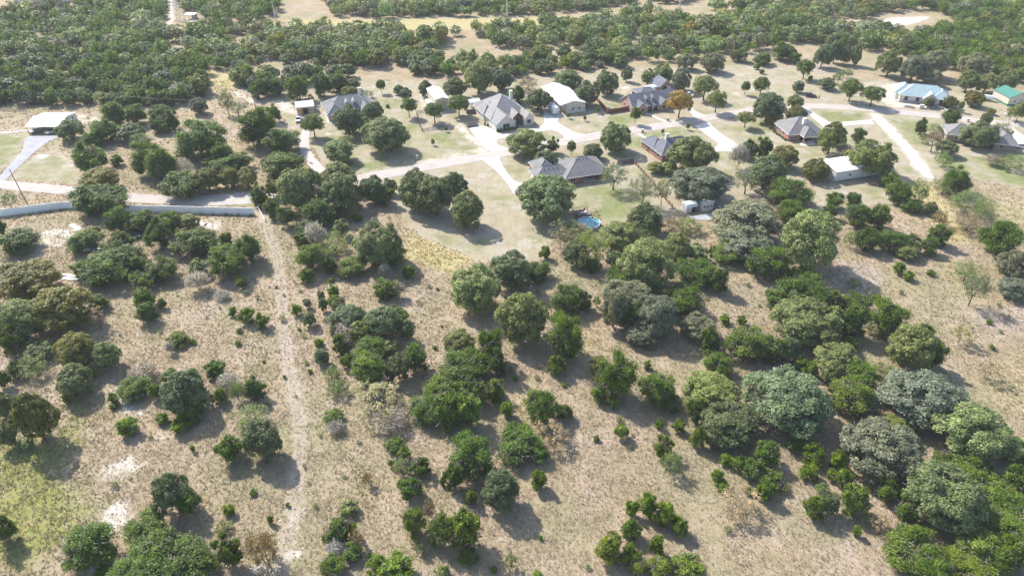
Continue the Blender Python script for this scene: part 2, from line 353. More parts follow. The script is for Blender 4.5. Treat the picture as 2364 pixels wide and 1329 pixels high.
def ground_mat():
    m, nt, out = new_mat('ground'); b = NB(nt); p = b.pos()
    at = {}
    for nm in ('za', 'zb', 'zc'):
        a = b.n('ShaderNodeAttribute', attribute_name=nm); s = b.n('ShaderNodeSeparateColor'); b.l(a.outputs['Color'], s.inputs[0]); at[nm] = s.outputs
    nL = b.noise(p, 0.035, 4, 0.6); nM = b.noise(p, 0.16, 5, 0.65); nS = b.noise(p, 0.9, 5, 0.7); nF = b.noise(p, 3.2, 4, 0.75)
    brk = b.math('MULTIPLY', b.math('SUBTRACT', b.noise(p, 0.45, 6, 0.7), 0.5), 1.0)
    dry = b.ramp(nM, [(0.28, (0.244, 0.201, 0.113)), (0.45, (0.341, 0.268, 0.169)), (0.58, (0.398, 0.307, 0.212)), (0.75, (0.422, 0.343, 0.262))])
    dry = b.mix(b.math('MULTIPLY', b.smooth(nL, 0.44, 0.66), 0.75), dry, (0.276, 0.256, 0.135))
    dry = b.mix(b.math('MULTIPLY', b.smooth(nS, 0.52, 0.75), 0.5), dry, (0.244, 0.208, 0.127))
    dry = b.mix(b.math('MULTIPLY', b.smooth(nF, 0.5, 0.72), 0.55), dry, (0.174, 0.140, 0.089))
    dry = b.mix(b.math('MULTIPLY', b.smooth(b.noise(p, 0.055, 5, 0.6), 0.52, 0.68), 0.5), dry, (0.420, 0.327, 0.269))
    pinkc = b.ramp(nS, [(0.3, (0.301, 0.240, 0.194)), (0.7, (0.422, 0.350, 0.286))])
    c = b.mix(b.smooth(b.math('ADD', at['zb'][2], brk), 0.35, 0.8), dry, pinkc)
    strawc = b.ramp(nS, [(0.3, (0.346, 0.288, 0.132)), (0.7, (0.496, 0.428, 0.225))])
    c = b.mix(b.smooth(b.math('ADD', at['zb'][1], brk), 0.35, 0.85), c, strawc)
    weedc = b.ramp(nS, [(0.3, (0.128, 0.155, 0.058)), (0.5, (0.248, 0.249, 0.070)), (0.72, (0.354, 0.318, 0.116))])
    c = b.mix(b.smooth(b.math('ADD', at['zb'][0], brk), 0.4, 0.8), c, weedc)
    nG = b.noise(p, 0.28, 6, 0.7); nP = b.noise(p, 0.075, 5, 0.6)
    lawn_dry = b.ramp(nG, [(0.28, (0.277, 0.231, 0.146)), (0.5, (0.361, 0.307, 0.211)), (0.72, (0.420, 0.361, 0.271))])
    lawn_gr = b.ramp(nG, [(0.28, (0.130, 0.155, 0.056)), (0.5, (0.206, 0.220, 0.090)), (0.75, (0.302, 0.290, 0.155))])
    g_amt = b.smooth(b.math('ADD', at['za'][1], b.math('MULTIPLY', b.math('SUBTRACT', nP, 0.5), 2.6)), 0.15, 0.95)
    lawn = b.mix(g_amt, lawn_dry, lawn_gr)
    worn = b.math('MULTIPLY', b.smooth(b.noise(p, 0.12, 7, 0.7), 0.5, 0.63), b.math('MULTIPLY_ADD', g_amt, -0.7, 0.9))
    lawn = b.mix(worn, lawn, b.ramp(nS, [(0.3, (0.353, 0.302, 0.245)), (0.7, (0.470, 0.420, 0.361))]))
    lawn = b.mix(b.math('MULTIPLY', b.smooth(nF, 0.45, 0.72), 0.35), lawn, (0.168, 0.151, 0.082))
    wv = b.n('ShaderNodeTexWave', wave_type='BANDS'); wv.inputs['Scale'].default_value = 0.16; wv.inputs['Distortion'].default_value = 6.0; wv.inputs['Detail'].default_value = 2.0; b.l(p, wv.inputs['Vector'])
    lawn = b.mix(b.math('MULTIPLY', wv.outputs['Fac'], 0.10), lawn, (0.168, 0.168, 0.086))
    c = b.mix(b.smooth(b.math('ADD', at['za'][0], b.math('MULTIPLY', brk, 1.1)), 0.3, 0.7), c, lawn)
    trk = b.ramp(nS, [(0.3, (0.324, 0.257, 0.201)), (0.6, (0.422, 0.358, 0.286)), (0.8, (0.512, 0.466, 0.394))])
    c = b.mix(b.math('MULTIPLY', b.smooth(b.math('ADD', at['zc'][0], b.math('MULTIPLY', brk, 1.9)), 0.35, 1.0), 0.6), c, trk)
    c = b.mix(b.math('MULTIPLY', b.smooth(b.math('ADD', at['zc'][1], b.math('MULTIPLY', brk, 1.4)), 0.35, 0.9), 0.45), c, (0.452, 0.389, 0.326))
    lime = b.ramp(b.math('ADD', b.math('MULTIPLY', nS, .6), b.math('MULTIPLY', nF, .4)), [(0.32, (0.40, 0.34, 0.265)), (0.5, (0.56, 0.505, 0.425)), (0.68, (0.70, 0.66, 0.585))])
    c = b.mix(b.smooth(b.math('ADD', b.math('MULTIPLY', at['za'][2], 0.95), b.math('MULTIPLY', b.math('SUBTRACT', b.noise(p, 0.22, 9, 0.74), 0.5), 2.8)), 0.28, 0.92), c, lime)
    # scattered pale stones
    vor = b.n('ShaderNodeTexVoronoi'); vor.inputs['Scale'].default_value = 1.1; b.l(p, vor.inputs['Vector'])
    st = b.math('MULTIPLY', b.math('LESS_THAN', vor.outputs['Distance'], 0.13), b.smooth(b.noise(p, 0.08, 3), 0.52, 0.66))
    c = b.mix(b.math('MULTIPLY', st, b.math('SUBTRACT', 1.0, at['za'][0])), c, (0.635, 0.604, 0.562))
    h = b.math('ADD', b.math('MULTIPLY', nS, 0.6), b.math('MULTIPLY', nF, 0.5))
    bstr = b.n('ShaderNodeBump'); bstr.inputs['Distance'].default_value = 0.35
    b.l(b.math('MULTIPLY_ADD', at['za'][0], -0.6, 0.85), bstr.inputs['Strength']); b.l(h, bstr.inputs['Height'])
    b.bsdf(out, c, 0.95, 0.08, bstr.outputs[0]); MATS['ground'] = m
ground_mat()
def road_mat(name, c1, c2, crack=0.25):
    m, nt, out = new_mat(name); b = NB(nt); p = b.pos()
    n1 = b.noise(p, 0.25, 5, 0.6); n2 = b.noise(p, 6.0, 3, 0.7); n3 = b.noise(p, 0.9, 5, 0.7)
    c = b.ramp(b.math('ADD', b.math('MULTIPLY', n1, 0.7), b.math('MULTIPLY', n2, 0.3)), [(0.35, c1), (0.65, c2)])
    c = b.mix(b.math('MULTIPLY', b.smooth(n3, 0.55, 0.75), crack), c, tuple(x*0.65 for x in c1))
    b.bsdf(out, c, 0.9, 0.15, b.bump(n2, 0.25, 0.02)); MATS[name] = m
road_mat('road_chip', (0.39, 0.34, 0.30), (0.475, 0.42, 0.375)); road_mat('road_asphalt', (0.30, 0.29, 0.30), (0.42, 0.41, 0.42))
road_mat('drive_concrete', (0.52, 0.485, 0.44), (0.61, 0.575, 0.53), 0.25); road_mat('drive_pink', (0.46, 0.385, 0.35), (0.55, 0.475, 0.43), 0.15)

def make_ground():
    ys = [45.0]
    while ys[-1] < 500: ys.append(ys[-1]+0.7+0.0034*max(0, ys[-1]-80))
    ys = np.array([-400, -200, -60, 10, 30]+ys+[530, 580, 700, 1000, 1500, 2200])
    xs = np.concatenate([[-1600, -1000, -700, -500, -420], np.arange(-370, -200, 1.6), np.arange(-200, 200, 1.15), np.arange(200, 371, 1.6), [420, 500, 700, 1000, 1600]])
    X, Y = np.meshgrid(xs, ys); nx, ny = len(xs), len(ys)
    rng = np.random.default_rng(3)
    Z = np.zeros_like(X)
    V = np.stack([X.ravel(), Y.ravel(), Z.ravel()], 1)
    i = np.arange(nx*ny).reshape(ny, nx)
    Fq = np.stack([i[:-1, :-1], i[:-1, 1:], i[1:, 1:], i[1:, :-1]], -1).reshape(-1, 4)
    me = mesh_np('ground', V, Fq, 'ground')
    z = zones(V[:, 0], V[:, 1])
    def put(nm, r, g, b_):
        a = me.attributes.new(nm, 'FLOAT_COLOR', 'POINT')
        a.data.foreach_set('color', np.stack([r, g, b_, np.ones_like(r)], 1).astype(np.float32).ravel())
    put('za', z[0], z[1], z[2]); put('zb', z[3], z[4], z[5]); put('zc', z[6], z[7], z[6]*0)
    o = obj_me('ground', me); tag(o, 'dry grassland with mown lawns and pale limestone patches', 'ground', kind='structure')
make_ground()

PAVED = []
def densify(pts, step=3.0):
    out = []
    for a, b in zip(pts, pts[1:]):
        n = max(1, int(math.dist(a, b)/step))
        out += [(a[0]+(b[0]-a[0])*k/n, a[1]+(b[1]-a[1])*k/n) for k in range(n)]
    return out+[pts[-1]]
def smooth_px(pts, it=2):
    for _ in range(it):
        q = [pts[0]]
        for a, b in zip(pts, pts[1:]): q += [(a[0]*.75+b[0]*.25, a[1]*.75+b[1]*.25), (a[0]*.25+b[0]*.75, a[1]*.25+b[1]*.75)]
        pts = q+[pts[-1]]
    return pts
def strip(name, edge_a, edge_b, mat, z, label, cat='road', thick=0.05):
    """paved strip between two edge lines given in photo pixels, a thin slab on the ground"""
    A = smooth_px(edge_a); B = smooth_px(edge_b); n = max(len(A), len(B))*2
    def res(E):
        g = np.array([G2(*p) for p in E]); s = np.concatenate([[0], np.cumsum(np.hypot(*np.diff(g, axis=0).T))]); t = np.linspace(0, s[-1], n)
        return np.stack([np.interp(t, s, g[:, 0]), np.interp(t, s, g[:, 1])], 1)
    a, b = res(A), res(B); rg = np.random.default_rng(len(name)+n)
    a += rg.normal(0, 0.05, a.shape); b += rg.normal(0, 0.05, b.shape)
    PAVED.append(np.concatenate([a, b[::-1]]))
    V = []; Fq = []
    for k in range(n):
        V += [(*a[k], z), (*b[k], z), (*a[k], z-thick), (*b[k], z-thick)]
    for k in range(n-1):
        i, j = 4*k, 4*(k+1); Fq += [(i, i+1, j+1, j), (i+2, i, j, j+2), (i+1, i+3, j+3, j+1)]
    me = mesh_np(name, V, Fq, mat); bm = bmesh.new(); bm.from_mesh(me); bmesh.ops.recalc_face_normals(bm, faces=bm.faces)
    up = sum(f.normal.z for f in bm.faces)
    if up < 0: bmesh.ops.reverse_faces(bm, faces=bm.faces)
    bm.to_mesh(me); bm.free()
    return tag(obj_me(name, me), label, cat, kind='structure')
def slab(name, poly, mat, z, label, cat='driveway', sm=1):
    P = list(poly)
    if sm:
        for _ in range(sm):
            q = []
            for a, b in zip(P, P[1:]+P[:1]): q += [(a[0]*.8+b[0]*.2, a[1]*.8+b[1]*.2), (a[0]*.2+b[0]*.8, a[1]*.2+b[1]*.8)]
            P = q
    g = [G2(*p) for p in P]; PAVED.append(np.array(g))
    m = MB(); m.prism(g, z-0.06, z); bmesh.ops.triangulate(m.bm, faces=[f for f in m.bm.faces if len(f.verts) > 4])
    return tag(m.build(name, mat), label, cat, kind='structure')

strip('road', [(-120,405),(0,416),(100,424),(180,432),(290,446),(400,452),(500,450),(570,442),(640,432),(720,420),(800,408),(869,396),(1000,373),(1168,344),(1346,310),(1446,295),(1535,281),(1623,266),(1738,247),(1800,241),(1860,239),(1916,240),(2000,246),(2107,256),(2180,264),(2247,272),(2364,285),(2480,298)],
 [(-120,424),(0,436),(100,445),(180,452),(290,467),(400,472),(500,475),(570,471),(640,462),(720,448),(790,432),(876,414),(1000,391),(1180,359),(1279,340),(1453,309),(1583,290),(1634,279),(1741,261),(1800,254),(1860,250),(1927,252),(2000,257),(2122,269),(2180,275),(2238,283),(2364,295),(2480,308)],
 'road_chip', 0.045, 'pale pinkish chip-seal road curving past the houses')
slab('driveway', [(1078,292),(1118,290),(1147,304),(1160,311),(1165,316),(1145,325),(1148,335),(1182,345),(1128,352),(1107,327)], 'drive_concrete', 0.062, 'broad white concrete parking apron of the limestone house', sm=1)
strip('driveway', [(1150,313),(1200,303),(1222,298),(1240,297),(1258,285),(1256,274),(1254,260),(1262,240)], [(1150,322),(1200,310),(1242,304),(1262,302),(1278,298),(1285,280),(1300,266),(1276,238)], 'drive_concrete', 0.068, 'white concrete loop drive passing between house and long shop', 'driveway')
strip('driveway', [(1278,276),(1299,290),(1323,305),(1352,312)], [(1258,292),(1272,300),(1298,308),(1304,322)], 'drive_concrete', 0.074, 'white concrete drive from the long shop to the road', 'driveway')
strip('driveway', [(1108,366),(1135,385),(1160,410),(1176,430),(1186,451),(1212,449)], [(1152,360),(1155,372),(1165,392),(1182,414),(1200,424),(1240,419)], 'drive_concrete', 0.061, 'white concrete driveway leading to the red brick house', 'driveway')
strip('footpath', [(1490,262),(1534,282)], [(1494,261),(1540,280)], 'drive_concrete', 0.06, 'thin concrete path to the pink brick house door', 'path')
strip('footpath', [(1470,309),(1502,328)], [(1476,308),(1508,327)], 'drive_concrete', 0.06, 'thin concrete path to the blue-grey roofed house', 'path')
strip('driveway', [(1602,290),(1640,318),(1662,332),(1650,340),(1652,350)], [(1632,281),(1668,312),(1704,334),(1704,342),(1690,350)], 'drive_concrete', 0.063, 'straight concrete driveway south of the road', 'driveway')
strip('driveway', [(1588,248),(1592,258),(1604,272)], [(1597,245),(1602,256),(1632,268)], 'drive_concrete', 0.06, 'short concrete driveway beside the golden tree', 'driveway')
strip('driveway', [(1846,251),(1870,268),(1892,285),(1905,298)], [(1866,251),(1890,268),(1912,281),(1925,292)], 'drive_concrete', 0.059, 'concrete driveway beside the brick house with white chimney', 'driveway')
strip('driveway', [(1905,284),(1935,283),(2000,278),(2011,276)], [(1905,294),(1940,291),(2000,287),(2018,288)], 'drive_concrete', 0.066, 'concrete driveway spur across the green lawn', 'driveway')
strip('driveway', [(2306,290),(2325,310),(2364,345),(2400,380)], [(2338,293),(2350,305),(2380,325),(2420,350)], 'drive_concrete', 0.058, 'concrete driveway beside the brown brick house', 'driveway')
strip('driveway', [(703,296),(691,315),(688,335),(698,358),(712,382),(730,402),(745,420)], [(716,300),(712,322),(715,345),(728,365),(742,382),(762,400),(775,412)], 'drive_pink', 0.057, 'pinkish gravel driveway curving to the grey roofed house', 'driveway')
strip('driveway', [(70,314),(56,320),(55,338),(49,351),(35,366),(15,388),(-12,420)], [(140,314),(122,322),(104,331),(85,348),(64,366),(38,390),(14,415)], 'road_asphalt', 0.056, 'grey asphalt driveway from the carport', 'driveway')
strip('footpath', [(-60,303),(0,307),(68,299)], [(-60,306),(0,309.5),(68,302)], 'drive_concrete', 0.05, 'narrow white concrete path beside the carport', 'path')
slab('patio', [(1846,331),(1850,337),(1884,334),(1876,324)], 'concrete', 0.07, 'concrete patio behind the brick house with white chimney', 'patio', 0)
slab('patio', [(743,243),(752,240),(766,276),(770,287),(756,282),(749,262)], 'drive_concrete', 0.07, 'pale patio along the side of the grey roofed house', 'patio', 0)
slab('patio', [(1097,246),(1120,240),(1110,252),(1100,254)], 'drive_concrete', 0.07, 'white slab patio by the small galvanized canopy', 'patio', 0)
slab('concrete_pad', [(1588,500),(1640,492),(1660,494),(1668,505),(1645,508),(1600,508)], 'concrete_grey', 0.07, 'grey slab around the two white sheds', 'pad', 0)

# ------------------------------------------------------------------ vegetation prototypes (unit crowns: radius 1, half height 1)
def unit(v): return v/(np.linalg.norm(v, axis=-1, keepdims=True)+1e-9)
def cards(C, N, size, aspect, rng, along=None):
    """one leaf-clump quad at each centre C facing N; along = long axis direction"""
    n = len(C); N = unit(N)
    t = along if along is not None else rng.normal(size=(n, 3))
    t = unit(t-N*np.sum(t*N, 1, keepdims=True)); s = np.cross(N, t)
    a = (size*aspect)[:, None]*0.5; b = (size/aspect)[:, None]*0.5
    k = rng.uniform(0.35, 1.0, (n, 1))
    V = np.stack([C-t*a-s*b*k, C-t*a*0.6+s*b, C+t*a+s*b*k, C+t*a*0.7-s*b], 1).reshape(-1, 3)
    Fq = np.arange(4*n).reshape(n, 4)
    return V, Fq
def rand_dirs(n, rng, zmin=-1.0):
    z = rng.uniform(zmin, 1, n); t = rng.uniform(0, 2*math.pi, n); r = np.sqrt(1-z*z)
    return np.stack([r*np.cos(t), r*np.sin(t), z], 1)
def fib_dirs(n, rng, zmin=-0.5):
    i = np.arange(n)+0.5; z = 1-(1-zmin)*i/n; t = i*2.39996+rng.uniform(0, 6.28)
    r = np.sqrt(np.clip(1-z*z, 0, 1)); d = np.stack([r*np.cos(t), r*np.sin(t), z], 1)
    return unit(d+rng.normal(0, 0.16, d.shape))
def pick_per(n, k, rng): return rng.integers(0, k, n)

def crown_data(fam, seed, R0, nleaf, leaf):
    """leaf quads of a unit crown; R0 = radius in metres it is meant for, leaf = clump size in metres"""
    rng = np.random.default_rng(seed); ls = leaf/R0
    if fam in ('oak', 'lawn'):
        n1 = int(np.clip(9+R0*4.5, 10, 32)) if fam == 'oak' else 12
        n1 = int(n1*1.35); d1 = fib_dirs(n1, rng, -0.8 if fam == 'oak' else -0.5)
        if fam == 'oak':
            ecc = rng.uniform(0.75, 1.0); ang = rng.uniform(0, math.pi)
            st = 0.68+rng.uniform(-0.10, 0.08, (n1, 1)); c1 = d1*st
            q = np.cos(np.arctan2(d1[:, 1], d1[:, 0])-ang)**2; c1[:, :2] *= (ecc+(1-ecc)*q)[:, None]
            r1 = rng.uniform(0.22, 0.38, n1)*(1.15 if R0 < 3 else 1.0)
        else:
            c1 = d1*0.5; r1 = rng.uniform(0.36, 0.5, n1)
        n2 = 9 if R0 > 2 else 6
        d2 = unit(rand_dirs(n1*n2, rng, -0.9)+np.repeat(unit(c1)*0.9+np.array([0, 0, 0.25]), n2, 0))
        c2 = np.repeat(c1, n2, 0)+d2*np.repeat(r1, n2)[:, None]*0.72
        r2 = np.repeat(r1, n2)*rng.uniform(0.34, 0.5, n1*n2)
        w = r2**2; idx = rng.choice(len(c2), nleaf, p=w/w.sum())
        out = unit(c2)[idx]
        dl = unit(rand_dirs(nleaf, rng)+out*0.55+np.array([0, 0, 0.35]))
        C = c2[idx]+dl*(r2[idx]*rng.uniform(0.55, 1.08, nleaf))[:, None]
        N = dl*0.9+out*0.2+rng.normal(0, 0.5, C.shape)+np.array([0, 0, 0.25])
        size = ls*rng.uniform(0.7, 1.35, nleaf); asp = rng.uniform(1.0, 1.35, nleaf)
        nc = int(nleaf*0.16); dc = rand_dirs(nc, rng, -0.9); C[:nc] = dc*rng.uniform(0.35, 0.62, (nc, 1)); N[:nc] = dc+rng.normal(0, 0.4, dc.shape); size[:nc] *= 1.7
        lv2 = np.clip(np.repeat(rng.uniform(-.15, .15, n1), n2)+rng.uniform(0.2, 0.8, len(c2)), 0, 1); lv = np.clip(lv2[idx]+rng.normal(0, 0.16, nleaf), 0, 1)
        along = None
    elif fam in ('cedar', 'bush'):
        n1 = int(np.clip(8+R0*5, 9, 30)); zmin = -0.88
        d1 = fib_dirs(n1, rng, zmin); c1 = d1*rng.uniform(0.34, 0.84, (n1, 1)); sq = rng.uniform(.68, 1.0); an = rng.uniform(0, 3.14); q_ = np.cos(np.arctan2(d1[:, 1], d1[:, 0])-an)**2; c1[:, :2] *= (sq+(1-sq)*q_)[:, None]; c1[:, :2] += rng.normal(0, .10, 2)
        c1[:, 2] += rng.uniform(-0.12, 0.22, n1); r1 = rng.uniform(0.18, 0.36, n1)
        n2 = 12
        d2 = unit(rand_dirs(n1*n2, rng, -0.7)+np.repeat(unit(c1), n2, 0)*0.9+np.array([0, 0, 0.4]))
        c2 = np.repeat(c1, n2, 0)+d2*np.repeat(r1, n2)[:, None]*rng.uniform(0.55, 1.1, (n1*n2, 1))
        idx = pick_per(nleaf, len(c2), rng)
        out = unit(c2*np.array([1, 1, 0.7])+np.array([0, 0, 0.15]))[idx]
        ax = unit(out*0.8+np.array([0, 0, 0.75])+rng.normal(0, 0.45, (nleaf, 3)))
        C = c2[idx]+rng.normal(0, 0.075, (nleaf, 3))+ax*(rng.uniform(-0.5, 0.9, nleaf)*ls)[:, None]
        N = rng.normal(0, 0.7, C.shape)+out*0.5+np.array([0, 0, 0.5])
        size = ls*rng.uniform(0.6, 1.2, nleaf); asp = rng.uniform(1.25, 2.2, nleaf); along = ax
        nc = int(nleaf*0.14); dc = rand_dirs(nc, rng, -0.9); C[:nc] = dc*rng.uniform(0.3, 0.58, (nc, 1)); N[:nc] = dc+rng.normal(0, 0.4, dc.shape); size[:nc] *= 1.6
        lv2 = np.clip(np.repeat(rng.uniform(-.2, .2, n1), n2)+rng.uniform(0.2, 0.75, len(c2)), 0, 1); lv = np.clip(lv2[idx]+rng.normal(0, 0.15, nleaf), 0, 1)
    elif fam == 'airy':
        n1 = 16; d1 = fib_dirs(n1, rng, -0.5); c1 = d1*rng.uniform(0.5, 0.8, (n1, 1)); r1 = rng.uniform(0.2, 0.32, n1)
        n2 = 6; d2 = rand_dirs(n1*n2, rng); c2 = np.repeat(c1, n2, 0)+d2*np.repeat(r1, n2)[:, None]*0.8
        idx = pick_per(nleaf, len(c2), rng)
        C = c2[idx]+rng.normal(0, 0.085, (nleaf, 3))
        N = rng.normal(0, 0.8, C.shape)+np.array([0, 0, 0.6]); size = ls*rng.uniform(0.5, 1.1, nleaf); asp = rng.uniform(1.0, 1.6, nleaf)
        lv = np.clip(rng.uniform(0.2, 0.8, len(c2))[idx]+rng.normal(0, 0.15, nleaf), 0, 1); along = None
    elif fam == 'sumac':
        n1 = 34; d1 = fib_dirs(n1, rng, -0.35); c1 = d1*rng.uniform(0.45, 1.0, (n1, 1))
        idx = pick_per(nleaf, n1, rng); a = rng.uniform(0, 6.28, nleaf); rr = rng.uniform(0.02, 0.2, nleaf)
        C = c1[idx]+np.stack([np.cos(a)*rr, np.sin(a)*rr, rng.normal(0, 0.03, nleaf)-rr*0.3], 1)
        N = np.stack([np.cos(a)*0.5, np.sin(a)*0.5, np.ones(nleaf)], 1)+rng.normal(0, 0.25, C.shape)
        along = np.stack([np.cos(a), np.sin(a), -0.3*np.ones(nleaf)], 1)
        size = ls*rng.uniform(0.7, 1.2, nleaf); asp = rng.uniform(1.2, 1.7, nleaf); lv = np.clip(rng.uniform(0.1, 0.9, n1)[idx]+rng.normal(0, 0.15, nleaf), 0, 1)
    else:  # bare: thin twigs
        d = rand_dirs(nleaf, rng, -0.2); r = rng.uniform(0.25, 0.95, nleaf)**0.7
        C = d*r[:, None]; ax = unit(d+rng.normal(0, 0.45, d.shape)+np.array([0, 0, 0.35])); N = rng.normal(size=C.shape); along = ax
        size = ls*rng.uniform(0.8, 1.6, nleaf); asp = np.full(nleaf, 3.2); lv = rng.uniform(0.1, 0.9, nleaf)
    ntw = int(nleaf*{'cedar': .035, 'bush': .025, 'oak': .018, 'airy': .06, 'sumac': .10}.get(fam, 0))
    if ntw:
        dt_ = rand_dirs(ntw, rng, -0.7); sl = slice(nleaf-ntw, nleaf); C[sl] = dt_*rng.uniform(.55, .97, (ntw, 1)); asp[sl] = 2.6; size[sl] = ls*rng.uniform(.9, 1.5, ntw); lv[sl] = 2.0
        if along is None: along = rng.normal(size=(nleaf, 3))
        along[sl] = unit(dt_+rng.normal(0, .5, dt_.shape)+np.array([0, 0, .3]))
    rad = np.percentile(np.hypot(C[:, 0], C[:, 1]), 96); C[:, :2] /= rad
    zt = np.percentile(C[:, 2], 98.5); C[:, 2] = np.where(C[:, 2] > 0, C[:, 2]/zt, C[:, 2])
    C[:, 2] = np.maximum(C[:, 2], -1.0)
    V, Fq = cards(C, N, size, asp, rng, along)
    return V, Fq, np.repeat(lv, 4)
def crown_mesh(fam, seed, R0, nleaf, leaf):
    V, Fq, lv = crown_data(fam, seed, R0, nleaf, leaf)
    me = mesh_np('crown', V, Fq, 'leaf')
    a = me.attributes.new('lv', 'FLOAT', 'POINT'); a.data.foreach_set('value', lv.astype(np.float32)); return me
def trunk_mesh(fam, seed, pale=False):
    """unit trunk: z 0..1 (1 = crown top), xy in crown radii"""
    rng = random.Random(seed); m = MB()
    multi = fam in ('cedar', 'bush', 'sumac', 'bare') or (fam == 'oak' and rng.random() < 0.4)
    stems = rng.randint(2, 4) if multi else 1
    thick = {'oak': 0.062, 'lawn': 0.05, 'cedar': 0.045, 'bush': 0.03, 'airy': 0.045, 'sumac': 0.03, 'bare': 0.025}[fam]
    split = {'oak': 0.32, 'lawn': 0.45, 'cedar': 0.3, 'bush': 0.15, 'airy': 0.34, 'sumac': 0.35, 'bare': 0.15}[fam]
    for s in range(stems):
        a0 = rng.uniform(0, 6.28); lean = (0.05+0.16*rng.random()) if stems > 1 else 0.07
        b0 = Vector((math.cos(a0)*0.035*stems, math.sin(a0)*0.035*stems, -0.03)); b1 = Vector((math.cos(a0)*lean*0.6, math.sin(a0)*lean*0.6, split*0.55)); b2 = Vector((math.cos(a0+.5)*lean*1.3, math.sin(a0+.5)*lean*1.3, split))
        th = thick/(stems**0.5)
        m.tube(b0, b1, th*1.25, th*0.95, 6); m.tube(b1, b2, th*0.95, th*0.8, 6)
        nl = rng.randint(4, 5) if stems == 1 else rng.randint(2, 3)
        for k in range(nl):
            a = a0+k*6.28/nl+rng.uniform(-.5, .5); r = rng.uniform(0.35, 0.7); zz = rng.uniform(split+0.14, 0.86)
            mid = b2+Vector((math.cos(a)*r*0.45, math.sin(a)*r*0.45, (zz-split)*0.55)); end = Vector((math.cos(a)*r, math.sin(a)*r, zz))
            m.tube(b2, mid, th*0.55, th*0.36, 5); m.tube(mid, end, th*0.36, th*0.12, 4)
            for j in range(2):
                e2 = mid+Vector((rng.uniform(-.3, .3), rng.uniform(-.3, .3), rng.uniform(.05, .3))); m.tube(mid, e2, th*0.25, th*0.07, 4)
    bmesh.ops.recalc_face_normals(m.bm, faces=m.bm.faces)
    me = bpy.data.meshes.new('trunk'); m.bm.to_mesh(me); m.bm.free(); me.materials.append(MATS['bark_pale' if pale else 'bark']); return me

PROTO = {}
def protos(fam, size):
    key = (fam, size)
    if key in PROTO: return PROTO[key]
    R0 = {'S': 1.1, 'M': 2.4, 'L': 4.8, 'F': 3.2}[size]
    tbl = {'oak': {'S': (1500, .18), 'M': (6500, .20), 'L': (18000, .235), 'F': (2600, .37)},
           'lawn': {'S': (900, .2), 'M': (2400, .26), 'L': (5000, .33), 'F': (700, .5)},
           'cedar': {'S': (1900, .21), 'M': (6500, .25), 'L': (15000, .30), 'F': (2600, .38)},
           'bush': {'S': (1800, .20), 'M': (5000, .25), 'L': (8000, .36), 'F': (1000, .6)},
           'airy': {'S': (500, .2), 'M': (1500, .24), 'L': (3200, .30), 'F': (500, .5)},
           'sumac': {'S': (260, .22), 'M': (520, .27), 'L': (1000, .32), 'F': (500, .5)},
           'bare': {'S': (350, .22), 'M': (800, .32), 'L': (1200, .4), 'F': (300, .6)}}[fam][size]
    n = {'oak': 6, 'cedar': 7, 'bush': 6, 'airy': 5, 'lawn': 5}.get(fam, 4)
    h = sum(ord(c) for c in fam)*7+ord(size)
    PROTO[key] = [(crown_mesh(fam, h+i*101, R0, *tbl), trunk_mesh(fam, h+i*17, fam == 'bare' or (fam == 'airy' and i == 1))) for i in range(n)]
    return PROTO[key]

